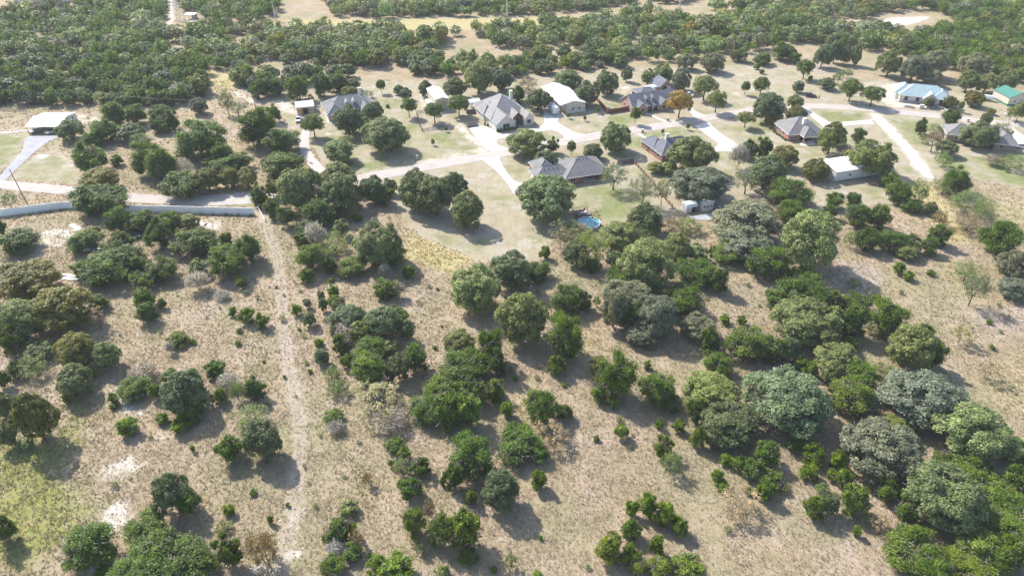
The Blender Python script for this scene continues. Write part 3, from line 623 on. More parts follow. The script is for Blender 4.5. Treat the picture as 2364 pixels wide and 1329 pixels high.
# kind: family, tint, clear stem (m), object name, describing words, category
KIND = {
 'o': ('oak', (0.240, 0.272, 0.135), 0.1, 'oak_tree', 'pale grey-green live oak', 'tree'),
 'D': ('oak', (0.199, 0.245, 0.145), 0.05, 'oak_tree', 'blue-green dome-shaped live oak', 'tree'),
 'd': ('oak', (0.165, 0.195, 0.105), 0.15, 'oak_tree', 'dark blue-green live oak', 'tree'),
 'g': ('oak', (0.228, 0.240, 0.165), 0.0, 'oak_tree', 'smoky grey-leaved oak', 'tree'),
 'm': ('oak', (0.214, 0.203, 0.079), 0.2, 'oak_tree', 'rust-tinged olive oak', 'tree'),
 'v': ('oak', (0.175, 0.185, 0.070), 0.1, 'oak_tree', 'olive-yellow oak', 'tree'),
 'y': ('oak', (0.255, 0.262, 0.115), 0.3, 'elm_tree', 'yellow-green elm', 'tree'),
 'q': ('oak', (0.232, 0.262, 0.112), 0.6, 'elm_tree', 'pale yellowish-green elm', 'tree'),
 'r': ('airy', (0.255, 0.205, 0.130), 0.4, 'elm_tree', 'rusty orange autumn elm', 'tree'),
 'c': ('cedar', (0.122, 0.172, 0.050), 0.0, 'cedar_tree', 'deep green cedar', 'tree'),
 'C': ('cedar', (0.168, 0.215, 0.066), 0.0, 'cedar_tree', 'bright yellowish-green cedar', 'tree'),
 's': ('bush', (0.165, 0.225, 0.056), -0.1, 'cedar_shrub', 'low bright green cedar shrub', 'shrub'),
 'e': ('airy', (0.207, 0.252, 0.109), 0.0, 'thicket_shrub', 'loose grey-green brush', 'shrub'),
 'a': ('airy', (0.215, 0.243, 0.137), 1.5, 'mesquite_tree', 'open airy mesquite with a visible trunk', 'tree'),
 'b': ('bare', (0.410, 0.376, 0.334), 0.0, 'dead_shrub', 'leafless grey brush', 'shrub'),
 'k': ('sumac', (0.285, 0.270, 0.150), 0.7, 'sumac_tree', 'open golden-green sumac', 'tree'),
 'K': ('sumac', (0.350, 0.290, 0.200), 0.7, 'sumac_tree', 'sparse orange-leaved sumac', 'tree'),
 'l': ('lawn', (0.140, 0.185, 0.062), 1.5, 'shade_tree', 'round-headed green shade tree on a clear trunk', 'tree'),
 'G': ('lawn', (0.300, 0.240, 0.115), 1.7, 'shade_tree', 'golden-leaved shade tree on a clear trunk', 'tree'),
 'Y': ('lawn', (0.215, 0.235, 0.105), 1.6, 'shade_tree', 'yellowish-green shade tree on a clear trunk', 'tree'),
 'p': ('lawn', (0.178, 0.239, 0.084), 0.6, 'sapling', 'newly planted sapling', 'sapling'),
}
TREES = '''
m 137 715 136 105;o 45 742 110 100;c 28 787 55 72;m 62 645 140 90;o 87 808 72 48;e 74 845 76 54;c 30 857 32 36;c 10 875 32 42;m 175 812 90 86;o 245 820 66 66;d 172 880 82 74;s 155 921 20 22;y 217 862 24 22
v 78 962 95 135;o 8 935 44 60;d 15 1005 44 70;K 220 730 45 50;c 226 697 42 34;c 333 690 46 46;c 340 722 46 44;s 371 701 22 24;b 512 681 34 22;s 536 720 18 22;s 570 728 40 38;s 409 784 48 34;b 392 803 20 26
b 330 858 60 35;c 307 898 70 44;c 335 885 28 30;s 318 913 32 26;s 261 920 22 26;s 262 938 16 14;d 420 905 105 105;s 357 905 26 44;c 392 868 40 30;c 458 884 30 40;C 443 948 68 46;s 414 985 40 36;s 374 965 30 26;c 499 854 48 42;s 507 915 36 36;e 545 903 36 48;c 585 898 48 52;b 525 880 50 40;e 580 965 90 60;s 297 984 52 44
c 10 1225 50 100;o 55 1025 40 30;c 530 1035 56 62;d 605 1018 90 95;d 397 1139 88 98;c 436 1163 52 60;s 528 1178 28 26;s 445 1036 12 18;c 200 1262 118 100;s 240 1318 34 24;c 341 1222 92 72;c 363 1267 110 60;c 440 1300 120 72;c 320 1315 110 50;c 530 1275 60 84;e 515 1217 40 30;r 595 1262 70 75
s 624 1199 16 20;r 612 1275 56 80;c 787 1217 60 56;c 763 1237 40 36;y 805 1170 46 38;b 774 1260 46 34;r 822 1245 40 40;c 812 1275 44 40;c 767 1305 54 50;s 868 1302 44 42;s 915 1318 84 36;e 1015 1322 40 20;s 1027 1313 20 20
c 908 1027 44 36;s 932 1047 30 30;e 924 1075 50 44;s 903 1070 14 30;c 967 1072 50 46;c 948 1127 52 54;s 1022 1111 16 26;c 1090 1055 96 100;c 1050 1102 46 58;k 1100 1097 40 50;d 1155 1130 90 95;s 1084 1149 28 34;c 1195 1025 105 66;C 953 1206 50 62;C 1020 1225 62 90;C 1078 1225 74 90;e 972 1267 24 30;c 1082 1282 44 36;r 990 1175 30 40;r 848 1104 26 30;e 1178 1295 30 50
s 605 742 32 34;s 683 715 24 26;d 710 700 18 22;d 714 738 32 34;d 741 681 18 22;d 745 703 24 34;s 770 673 28 30;s 771 695 30 28;d 781 704 36 34;s 736 790 24 22;d 742 823 38 38;c 890 665 56 46;b 920 670 26 36
d 803 733 84 64;b 798 760 56 44;d 770 765 20 40;d 885 745 84 76;c 918 730 44 40;d 938 762 34 46;y 830 765 50 50;c 795 800 50 50;c 855 805 80 50;o 902 798 42 34;C 848 850 84 78;c 800 835 34 34;d 920 847 54 62;C 957 830 56 66;d 900 870 26 34;e 767 862 44 36;e 779 895 56 46;k 872 918 130 84;b 900 970 80 50;s 769 963 46 32;b 775 985 44 34
y 1060 790 74 62;c 1130 800 62 84;c 1070 850 110 80;c 1145 835 50 70;C 1143 900 46 50;c 1030 900 86 40;c 985 943 80 68;C 1082 950 72 80;c 1030 950 70 80;c 1095 905 60 60;s 1170 946 30 34
o 1205 735 120 125;c 1305 778 86 102;c 1308 692 70 62;c 1348 696 34 40;e 1377 695 22 26;g 1450 688 125 66;g 1420 715 66 90;g 1520 730 100 100;g 1487 770 84 60;c 1459 731 52 60;c 1572 692 98 72;g 1612 755 86 64;c 1646 785 48 58;s 1638 818 26 26;c 1658 842 66 54;C 1730 795 110 84;s 1675 739 26 22;s 1712 739 22 22;s 1285 843 44 46;c 1420 872 86 100;s 1385 912 38 38;s 1416 930 22 26;y 1382 845 46 50;s 1495 843 18 20;c 1518 898 84 78;c 1535 930 60 30;c 1252 940 76 74;c 1303 950 36 36;K 1275 1000 90 70;s 1522 978 18 24;s 1566 986 30 30;q 1640 905 130 90;d 1685 975 140 110;c 1602 945 44 60;p 1434 995 36 34
c 1860 682 120 46;c 1797 695 56 54;c 1922 690 44 40;c 1974 698 62 38;o 1862 743 160 90;q 1925 735 50 60;c 1971 745 60 74;c 2052 738 86 88;o 2104 800 110 108;c 2160 822 46 66;c 2125 762 50 30;o 1930 828 112 76;o 1925 862 50 56;c 1955 790 50 30;c 1986 878 88 74;C 1972 918 100 88;c 1926 893 32 36;c 1785 805 60 60;d 1825 806 46 54;s 1848 838 34 34;s 1872 852 34 34;D 1818 925 195 155;s 2025 690 22 20;e 2030 844 20 22;e 2054 858 34 34;C 2110 880 50 40;g 2130 920 190 84;o 2250 995 170 140;q 2060 985 80 44;g 2035 1035 190 130;k 2222 770 56 46;K 2285 850 50 50;a 2255 665 60 70;g 2340 665 70 50
c 1838 1028 44 32;s 1880 1050 48 48;s 1868 1091 42 38;s 1934 1060 36 44;s 1921 1095 30 30;s 1950 1108 40 50;C 1970 1152 60 70;e 1900 1126 36 28;c 1884 1172 50 56;d 1917 1165 40 50;c 2046 1133 44 50;c 1770 1098 70 40;s 1768 1136 36 44;e 1812 1128 24 22;o 2180 1145 175 150;c 2095 1178 50 60;C 2240 1095 110 60;c 2345 1120 60 80;C 2300 1150 110 70;C 2325 1210 120 90;C 2275 1265 130 90;c 2345 1280 70 80;c 2185 1060 60 50;C 2107 1262 132 98;c 2150 1310 110 50;C 2240 1310 100 50;c 2340 1040 70 60;K 2035 1210 50 50;s 1978 1225 20 26;e 2000 1197 30 30
s 1242 1108 40 44;c 1240 1043 50 44;C 1530 1033 46 50;e 1551 1070 50 56;s 1612 1010 40 50;d 1655 1015 60 50;s 1676 1060 34 30;c 1711 1073 34 36;c 1743 1085 50 50;c 1770 1050 60 60;s 1656 1096 30 32;s 1669 1125 36 26;s 1766 1133 40 46;K 1705 1160 100 60;s 1494 1166 46 70;s 1535 1185 56 60;s 1570 1216 42 44;s 1456 1176 28 34;s 1456 1221 46 48;s 1513 1254 36 44;C 1410 1267 60 64;s 1451 1270 30 40;C 1466 1300 56 50;C 1525 1306 60 50;C 1592 1308 70 50;s 1240 1325 20 12
o 692 435 110 100;o 780 408 84 70;d 785 445 100 90;c 735 494 80 62;m 628 435 34 40;c 598 455 40 44;C 627 480 36 44;c 660 500 44 48;c 650 382 100 60;d 860 437 64 60;c 888 452 40 46;d 900 430 34 36;d 965 440 96 92;d 1005 455 90 90;d 1050 428 60 62;o 1078 487 80 82;s 818 499 18 22;s 828 504 18 18
o 873 565 104 100;o 787 527 40 40;d 705 535 46 50;c 700 557 44 40;b 728 545 50 60;e 770 565 90 54;C 718 594 60 58;c 764 610 38 40;C 811 618 64 42;c 890 590 80 50;s 706 637 36 32;s 942 628 34 32;b 888 628 30 34
o 1262 458 145 108;a 1417 405 72 58;a 1485 437 64 64;a 1530 440 40 60;o 1595 355 120 90;o 1545 388 40 30;y 1515 386 44 22;g 1612 425 130 80;g 1725 515 165 100;g 1725 565 120 60;C 1683 580 74 52;s 1645 580 20 24;d 1489 508 86 72;r 1553 520 50 34;e 1592 520 60 36;k 1293 540 56 66;k 1312 552 50 50;k 1375 500 28 40;k 1348 534 56 44;e 1322 530 44 40;e 1360 575 84 96;o 1430 545 100 74;o 1418 597 40 36;o 1495 610 132 120;o 1563 572 70 72;o 1610 583 50 40;e 1475 550 60 50;c 1607 628 86 60;c 1662 650 40 60;c 1433 645 64 54;c 1365 612 40 30;d 1330 585 60 60;s 1258 583 26 30;o 1098 668 120 112;d 1180 625 100 90;c 1240 628 60 44
o 1872 558 140 142;s 1843 631 58 40;c 1770 605 84 76;c 1818 445 100 64;c 1825 490 60 50;c 1929 463 40 38;c 1970 461 34 30;c 1915 490 34 34;c 1980 500 64 52;c 2028 502 48 54;c 2003 553 54 52;e 1965 553 34 40;c 2058 558 52 46;c 2098 563 50 40;o 2095 580 56 28;c 2147 568 40 40;c 2168 543 46 48;c 2076 444 56 50;e 2120 445 46 60;c 2108 474 50 30;d 2148 482 30 32;c 2210 419 66 56;e 2180 430 50 40;e 2235 465 80 40;r 2237 513 70 44;e 2272 485 60 50;r 2172 506 40 30;c 2310 548 90 74;g 2345 612 80 70;e 2232 628 60 50;s 2076 620 26 26;s 2097 637 24 22;s 2148 630 18 14;e 1970 655 24 26
v 1884 392 64 48;q 2012 365 104 76;c 2054 415 40 34;b 2045 398 50 30;b 1706 364 42 56;c 1728 348 40 42;c 1763 340 40 44;m 1812 362 62 52;d 1772 400 90 76;a 1727 415 72 58;q 1920 318 66 72;c 1983 314 30 32;b 1950 348 40 30;d 1775 249 72 66;o 1837 236 42 34;m 1838 264 54 26;m 1790 277 46 30;Y 1723 273 44 30
d 2262 312 84 58;e 2316 303 44 40;c 2196 271 40 32;d 2277 275 24 30;r 2157 328 40 42;o 2188 342 50 36;e 2180 370 40 34;c 2128 292 24 40;e 2160 298 40 24;e 2131 320 18 20;b 2291 370 34 24;e 2335 376 60 26
c 204 366 78 66;s 270 371 26 24;m 228 414 88 32;c 221 461 122 76;c 338 370 66 70;c 372 385 70 74;b 425 390 44 50;y 425 355 40 24;c 462 325 105 80;c 510 358 50 48;y 488 374 40 24;c 550 375 56 40;c 512 385 60 40;v 477 416 64 54;v 530 410 52 48;y 570 412 50 46;c 420 431 90 34;c 270 508 54 56;c 327 510 62 46;c 364 540 56 66;c 394 516 52 50;y 435 512 50 36;c 454 557 96 62;c 524 607 86 68;c 572 573 64 68;c 522 553 30 30;c 191 557 68 46;y 212 534 40 24;c 45 558 88 52;c 3 525 24 50;c 276 563 66 50;c 285 600 96 54;c 240 625 100 70;m 222 594 40 28;C 190 625 50 40;c 373 622 70 52;C 330 648 50 40;c 320 612 46 44;o 458 618 44 40;b 455 650 50 46;s 557 655 26 26;a 18 460 40 36
o 160 300 60 46;c 262 265 56 50;c 312 265 46 44;c 366 285 52 40;c 395 278 34 44;c 365 258 44 26;c 238 303 60 48;d 300 305 70 42;c 215 322 46 36;e 325 325 56 30;g 458 245 40 36;a 520 232 34 50;a 548 248 50 30;c 590 295 80 80;c 605 298 60 74;c 632 262 28 46;c 648 325 80 60;l 723 287 56 46;d 805 278 68 64;d 862 258 44 44;o 845 292 48 46;d 888 313 108 78;e 800 322 40 24;o 782 350 76 54;y 807 211 38 24;d 815 195 34 26;l 880 197 24 24;d 920 207 26 20;d 935 217 30 26;l 944 246 38 36;l 1003 257 48 40;l 1058 242 52 40;p 1030 298 8 12;p 999 328 10 14;e 848 219 30 16;s 894 245 10 8;d 981 205 36 36;d 1050 203 56 46;o 1105 180 70 70;d 1160 185 50 46;c 625 197 62 48;c 688 205 52 54;c 744 198 48 52;c 780 190 50 40;c 592 210 30 36
c 1193 218 46 40;d 1243 230 64 50;o 1312 186 64 48;d 1356 217 58 54;d 1402 192 56 54;r 1218 193 48 14;G 1570 238 62 54;l 1468 264 26 32;p 1313 267 10 12;p 1350 273 8 18;p 1381 254 10 22;Y 1628 200 60 48;Y 1655 231 50 44;g 1645 145 56 42;g 1585 142 46 36;g 1573 184 44 50;o 1530 172 50 46;o 1495 178 32 36;d 1448 172 26 32;l 1758 198 40 38;l 1722 201 22 24;c 1760 136 42 26;s 1748 154 16 14;s 1760 166 12 10;c 1705 128 36 28;o 1422 318 74 66;o 1215 330 88 62;d 1260 369 52 44;c 1277 338 28 32;l 1320 340 22 28;d 1369 350 48 36;p 1530 304 8 12;p 1588 292 10 18
l 1860 158 44 38;s 1871 181 10 12;d 1843 200 30 26;d 1910 193 40 26;e 1935 180 28 30;e 1957 170 28 22;l 1966 206 52 42;l 2016 220 54 40;o 2055 145 56 60;d 1902 130 44 50;d 1930 120 36 50;d 1952 128 26 46;d 1975 128 30 52;c 1810 120 48 38;c 1835 133 30 26;g 2110 160 60 60;g 2155 150 70 60;g 2150 180 50 36;g 2250 150 70 50;q 2237 187 50 46;o 2278 192 50 44;o 2325 188 44 44;m 2145 237 24 22;m 2193 235 36 26;l 2219 245 14 20;m 2250 228 44 34;m 2288 257 22 14;Y 2355 258 34 40;Y 2338 258 24 24
'''
PLACES = [  # findable landmarks in the photograph, for the labels
 (115, 275, 'beside the white carport'), (60, 345, 'by the grey asphalt driveway'), (220, 480, 'at the long pale boundary wall'), (470, 490, 'inside the long pale wall'), (700, 240, 'near the white-roofed garage with orange doors'),
 (815, 240, 'beside the grey-roofed stone house'), (1005, 235, 'beside the tall narrow metal shop'), (1165, 270, 'by the white stone house'), (1310, 225, 'beside the long white metal shop'), (1500, 235, 'beside the pink brick house with dormers'),
 (1310, 385, 'by the red brick house'), (1530, 345, 'by the house with blue-grey roof'), (1840, 300, 'by the brick house with white chimney'), (1970, 395, 'by the white metal shed near the caliche track'), (2125, 225, 'near the teal-roofed house'),
 (2330, 225, 'near the green-roofed barn'), (2260, 330, 'around the brown brick house'), (1360, 515, 'beside the round blue pool'), (1615, 480, 'near the two small white sheds'), (1545, 440, 'along the brown rail fence'),
 (1000, 360, 'along the pinkish road'), (400, 440, 'on the verge of the pinkish road'), (1700, 260, 'on the lawns along the upper road'), (2110, 370, 'along the white caliche track'), (650, 560, 'where the dirt track meets the gate'),
 (650, 760, 'beside the upper dirt two-track'), (690, 960, 'beside the rocky middle of the dirt two-track'), (660, 1230, 'by the stony lower end of the dirt two-track'), (120, 1130, 'by the yellow-green weeds'), (280, 1200, 'beside the bare white limestone scrapes'),
 (300, 940, 'near the upper white limestone scrape'), (250, 560, 'among the junk under the cedars'), (60, 760, 'in the rusty oak thicket'), (1060, 510, 'on the mown dry meadow'), (1000, 600, 'by the tall straw-coloured grass'),
 (860, 800, 'in the long mixed thicket right of the track'), (1060, 880, 'in the cedar clump with a yellow elm'), (1480, 730, 'in the grey oak clump'), (1500, 600, 'in the big oak mass below the pool'), (1720, 530, 'in the smoky oak grove below the sheds'),
 (1870, 560, 'around the great oak below the white shed'), (1900, 730, 'in the oak and cedar belt'), (1820, 930, 'around the broad dome-shaped oak'), (2100, 980, 'in the heavy oak grove on the slope'), (2260, 1200, 'in the dense cedar thicket on the slope'),
 (1480, 1220, 'in the row of bright shrubs on the dry slope'), (1700, 1090, 'at the foot of the dome-shaped oak'), (1420, 900, 'standing in open dry grass'), (1100, 1080, 'in the cedar group on open grass'), (2050, 550, 'in the cedar ring on the weedy lot'),
 (2250, 500, 'in the hedgerow below the caliche track'), (2230, 780, 'in the open pinkish meadow'), (1950, 1110, 'in the line of shrubs down the slope'), (1000, 1230, 'on the lower open slope'), (1860, 180, 'on the graded pinkish lot'), (480, 340, 'in the rough grass above the road'), (300, 290, 'in the cedar belt behind the carport')]
def in_poly(x, y, P):
    r = False
    for (ax, ay), (bx, by) in zip(P, np.roll(P, -1, 0)):
        if (ay > y) != (by > y) and x < (bx-ax)*(y-ay)/(by-ay)+ax: r = not r
    return r
NTREE = {}
TREE_POS = []
def place_tree(code, px, py, w, h, label=None, group=None, far=False, rng=random):
    fam, tint, h0, name, words, cat = KIND[code]
    # crown = ellipsoid whose outline in the picture is w x h; it stands on the ground
    hc = 2.0
    for _ in range(5):
        c = G(px, py, hc); dz = depth_of(c); s = dz/F_PX
        R = max(0.3, w*s/2); el = math.atan2(CAM_H-hc, math.hypot(c[0], c[1]))
        hh = h*s/2
        b2 = (hh*hh-(R*math.sin(el))**2)/math.cos(el)**2
        b = math.sqrt(max(b2, 0.0)); b = min(max(b, 0.52*R), 1.5*R)
        st = h0*min(1.0, R/2.5)
        hc = b+st
    add_tree(code, c[0], c[1], R, b, st, label, group, px, py, rng)
def add_tree(code, x, y, R, b, st, label, group, px, py, rng=random, sizecls=None):
    fam, tint, h0, name, words, cat = KIND[code]
    hc = b+st; dist = math.hypot(x, y)
    cls = sizecls or ('S' if R < 1.6 else 'M' if R < 3.3 else 'L')
    ps = protos(fam, cls); cm, tm = ps[rng.randrange(len(ps))]
    root = empty(name, (x, y, 0), rng.uniform(0, 6.28))
    cr = obj_me('crown', cm, root, (0, 0, hc)); k = 1.02 if fam in ('cedar', 'bush') else 0.97
    cr.scale = (R*k, R*k*rng.uniform(.94, 1.06), b*k)
    if fam in ('bush', 'bare'): cr.location.z = hc
    j = lambda v, k: max(0.005, v*k)
    br = rng.uniform(.84, 1.16); hu = rng.uniform(-.05, .05)
    cr.color = (j(tint[0], br*(1+hu)), j(tint[1], br), j(tint[2], br*(1-hu*1.5)), 1)
    tr = obj_me('trunk', tm, root); tr.scale = (R, R, hc+b*0.75)
    tag(root, label, cat, group); TREE_POS.append((x, y, R)); NTREE[name] = NTREE.get(name, 0)+1
    return root
def size_word(code, w, py):
    # relative to a typical plant of its kind at that distance
    s = depth_of(G(0, py))/F_PX*w
    if code in 'se': return '' if s > 3.0 else 'small ' if s > 1.7 else 'tiny '
    return 'broad ' if s > 13 else 'large ' if s > 8.5 else '' if s > 4.2 else 'small '
def tree_label(code, px, py, w, h):
    words = KIND[code][4]
    pl = min(PLACES, key=lambda q: (q[0]-px)**2+((q[1]-py)*1.7)**2)[2]
    return (size_word(code, w, py)+words+' '+pl)
rt = random.Random(11)
SHORT = dict(o='a pale oak', D='the dome-shaped oak', d='a dark oak', g='a grey oak', m='a rusty oak', v='an olive oak', y='a yellow elm', q='a yellowish elm', r='an orange elm', c='a dark cedar', C='a bright cedar', s='a cedar shrub', e='grey-green brush', a='a mesquite', b='dead brush', k='a sumac', K='an orange sumac', l='a shade tree', G='a golden tree', Y='a yellowish shade tree', p='a sapling')
ents = []
for ent in TREES.replace('\n', ';').split(';'):
    t = ent.split()
    if len(t) == 5: ents.append((t[0], *map(float, t[1:])))
labs = [tree_label(*e) for e in ents]
def near_phrase(i, k):
    e = ents[i]; oth = sorted((math.hypot(q[1]-e[1], (q[2]-e[2])*1.6), q[0]) for j, q in enumerate(ents) if j != i and q[0] != e[0])
    seen = []
    for d, c in oth:
        if c not in seen: seen.append(c)
        if len(seen) > k: break
    return ' beside '+SHORT[seen[k]]
for k in (0, 1, 2):
    cnt = {}
    for l in labs: cnt[l] = cnt.get(l, 0)+1
    new = list(labs)
    for i, l in enumerate(labs):
        if cnt[l] > 1:
            c = tree_label(*ents[i])+near_phrase(i, k)
            if k: c = c.replace(' beside '+SHORT[ents[i][0]], '')
            if len(c.split()) <= 16 and new.count(c) == 0: new[i] = c
    labs = new
for e, lab in zip(ents, labs):
    place_tree(*e, lab, 'plants alike: '+lab if labs.count(lab) > 1 else 'trees and shrubs of the valley', rng=rt)
# seedlings and weeds dotted over the dry field
FIELD = [G2(*p) for p in ((260,650),(640,640),(960,650),(1290,660),(1700,640),(2100,600),(2364,640),(2364,1000),(2060,1230),(1900,1329),(260,1329),(230,900))]
FIELDP = np.array(FIELD); kk = 0
while kk < 90:
    x, y = rt.uniform(-120, 150), rt.uniform(66, 165)
    if not in_poly(x, y, FIELDP) or any(math.hypot(x-u, y-v) < r+.8 for u, v, r in TREE_POS): continue
    code = rt.choices('sek', (5, 6, 1))[0]; r = rt.uniform(.35, .95)
    lab = {'s': 'knee-high cedar seedling in the open dry grass', 'e': 'low wispy green weed clump in the open dry grass', 'b': 'low dead weed stalks in the open dry grass', 'k': 'waist-high sumac sprout in the open dry grass'}[code]
    add_tree(code, x, y, r, r*rt.uniform(.6, .9), 0, lab, 'plants alike: '+lab, 0, 0, rt, 'S'); kk += 1

# ------------------------------------------------------------------ woodland beyond the houses
WOODS = [('cedar', [(-90,15),(60,32),(100,30),(160,20),(250,-15),(385,-15),(380,70),(392,92),(375,135),(470,150),(480,185),(470,225),(380,248),(170,250),(45,238),(-90,262)]),
 ('mixed', [(405,95),(440,80),(520,62),(600,62),(660,75),(740,72),(900,76),(960,88),(1100,78),(1190,66),(1250,58),(1420,50),(1440,38),(1560,30),(1800,10),(2000,-10),(2180,-30),(2190,28),(2175,45),(2140,75),(2120,100),(2060,135),(1990,120),(1900,105),(1800,100),(1770,118),(1650,128),(1560,142),(1450,155),(1400,160),(1330,165),(1280,172),(1200,178),(1150,186),(1030,182),(960,178),(860,178),(800,184),(740,190),(620,200),(560,205),(545,185),(520,165),(475,150)]),
 ('cedar', [(2180,-30),(2460,-40),(2480,190),(2330,190),(2230,182),(2200,165),(2090,150),(2040,130),(2035,105),(2110,75),(2175,45)]),
 ('mixed', [(640,-60),(2000,-70),(1560,8),(1440,14),(1300,30),(1190,38),(1000,40),(860,42),(770,38),(755,5)]), ('cedar', [(405,-30),(640,-50),(640,30),(600,52),(520,58),(480,58),(470,30),(420,30)])]
CLEAR = [[(138,126),(158,108),(215,108),(218,119),(160,132)], [(60,132),(100,128),(98,136),(64,140)], [(-20,144),(20,146),(8,164),(-20,166)], [(-60,-30),(70,-10),(58,22),(25,42),(-60,44)],
 [(1990,62),(2010,38),(2060,28),(2160,24),(2165,42),(2120,55),(2070,68)], [(380,-30),(404,-30),(410,40),(470,44),(468,70),(430,75),(395,95),(368,95),(385,45)], [(640,62),(640,38),(850,50),(1000,48),(1190,45),(1430,28),(1430,44),(1190,62),(960,78),(850,70)], [(60,-20),(160,-20),(155,14),(60,14)],
 [(1440,140),(1600,150),(1780,140),(1760,220),(1500,260),(1440,200)], [(1440,95),(1560,85),(1570,105),(1460,115)], [(600,145),(650,142),(660,158),(605,165)], [(1480,60),(1500,40),(1560,24),(1580,34),(1520,48)], [(2340,20),(2400,20),(2400,45),(2350,40)]]
CLR = [np.array([G2(*p) for p in q]) for q in CLEAR]
def vnoise(X, Y, f, seed):
    """smooth value noise"""
    rg = np.random.default_rng(seed); T = rg.uniform(0, 1, (256, 256)); x, y = X*f+50, Y*f+50
    i, j = np.floor(x).astype(int), np.floor(y).astype(int); u, v = x-i, y-j; u = u*u*(3-2*u); v = v*v*(3-2*v)
    g = lambda a, b: T[a % 256, b % 256]
    return (g(i, j)*(1-u)+g(i+1, j)*u)*(1-v)+(g(i, j+1)*(1-u)+g(i+1, j+1)*u)*v
rw = random.Random(5); wood = []
cell = {}
def free(x, y, d):
    i, j = int(x//6), int(y//6)
    for a in range(i-2, i+3):
        for b in range(j-2, j+3):
            for (u, v, q) in cell.get((a, b), ()):
                if math.hypot(u-x, v-y) < d+q: return False
    return True
def occupy(x, y, q): cell.setdefault((int(x//6), int(y//6)), []).append((x, y, q))
for x, y, R in TREE_POS: occupy(x, y, R*0.6)
for mix, poly in WOODS:
    P = np.array([G2(*p) for p in poly]); x0, y0 = P.min(0); x1, y1 = P.max(0)
    area = abs(sum(a[0]*b[1]-b[0]*a[1] for a, b in zip(P, np.roll(P, -1, 0))))/2
    for k in range(int(area/5)):
        x, y = rw.uniform(x0, x1), rw.uniform(y0, y1)
        if abs(x) > 345+0.0*y or y > 505: continue
        if mix == 'cedar': code = rw.choices('cCdgoye', (60, 8, 9, 8, 9, 3, 3))[0]
        else: code = rw.choices('cCdgoqmye', (24, 6, 17, 16, 26, 5, 4, 2, 4))[0]
        R = rw.choice((2.2, 2.7, 3.2, 3.8)) if KIND[code][0] != 'oak' else rw.choice((2.6, 3.3, 4.2, 5.0))
        if not in_poly(x, y, P) or any(in_poly(x, y, q) for q in CLR) or not free(x, y, R*0.56): continue
        if float(vnoise(np.array([x]), np.array([y]), 0.035, 9)[0]) > (.80 if mix == 'cedar' else .74): continue
        occupy(x, y, R*0.56)
        wood.append((depth_of((x, y, 0)), x, y, R, code, mix))
wood.sort()
far_stuff = []
for dz, x, y, R, code, mix in wood:
    name = KIND[code][3]
    b = R*rw.uniform(0.62, 0.95) if KIND[code][0] != 'cedar' else R*rw.uniform(0.75, 1.15)
    if NTREE.get(name, 0) < 296:
        side = 'cedar woods beyond the carport' if x < -150 else 'hillside woods beyond the green-roofed barn' if (mix == 'cedar' and x > 150) else 'mixed woods beyond the houses'
        add_tree(code, x, y, R, b, KIND[code][2]*0.6, KIND[code][4]+' in the '+side, 'trees of the '+side, 0, 0, rw, 'F')
    else: far_stuff.append((x, y, R, b, code))
def build_far():
    VV, FF, LV, TT = [], [], [], []; off = 0
    pool = {f: [crown_data(f, 900+i*13, 3.2, 480 if f != 'airy' else 220, .80) for i in range(5)] for f in ('oak', 'cedar', 'airy')}
    for x, y, R, b, code in far_stuff:
        fam, tint = KIND[code][0], np.array(KIND[code][1]); V, Fq, lv = pool[fam][rw.randrange(5)]
        a = rw.uniform(0, 6.28); ca, sa = math.cos(a), math.sin(a)
        U = np.stack([(V[:, 0]*ca-V[:, 1]*sa)*R+x, (V[:, 0]*sa+V[:, 1]*ca)*R+y, np.maximum(V[:, 2]*b+b+0.3, 0.0)], 1)
        VV.append(U); FF.append(Fq[:, :3]+off); LV.append(lv); off += len(V)
        t = tint*rw.uniform(.85, 1.4)*np.array([1+rw.uniform(-.1, .1), 1, 1+rw.uniform(-.12, .12)]); TT.append(np.tile([*t, 1.0], (len(V), 1)))
    if not VV: return
    # keep three corners of each leaf clump
    keep = np.tile(np.array([True, True, True, False]), sum(len(v) for v in VV)//4)
    VV = [np.concatenate(VV)[keep]]; LV = [np.concatenate(LV)[keep]]; TT = [np.concatenate(TT)[keep]]; FF = [np.arange(len(VV[0])).reshape(-1, 3)]
    me = mesh_np('distant_woodland', np.concatenate(VV), np.concatenate(FF), 'leaf_far')
    me.attributes.new('lv', 'FLOAT', 'POINT').data.foreach_set('value', np.concatenate(LV).astype(np.float32))
    me.attributes.new('tint', 'FLOAT_COLOR', 'POINT').data.foreach_set('color', np.concatenate(TT).astype(np.float32).ravel())
    tag(obj_me('distant_woodland', me), 'far-off mass of green oak and cedar woodland', 'woodland', kind='stuff')
build_far()
print('STATS TREES', NTREE, 'far', len(far_stuff))

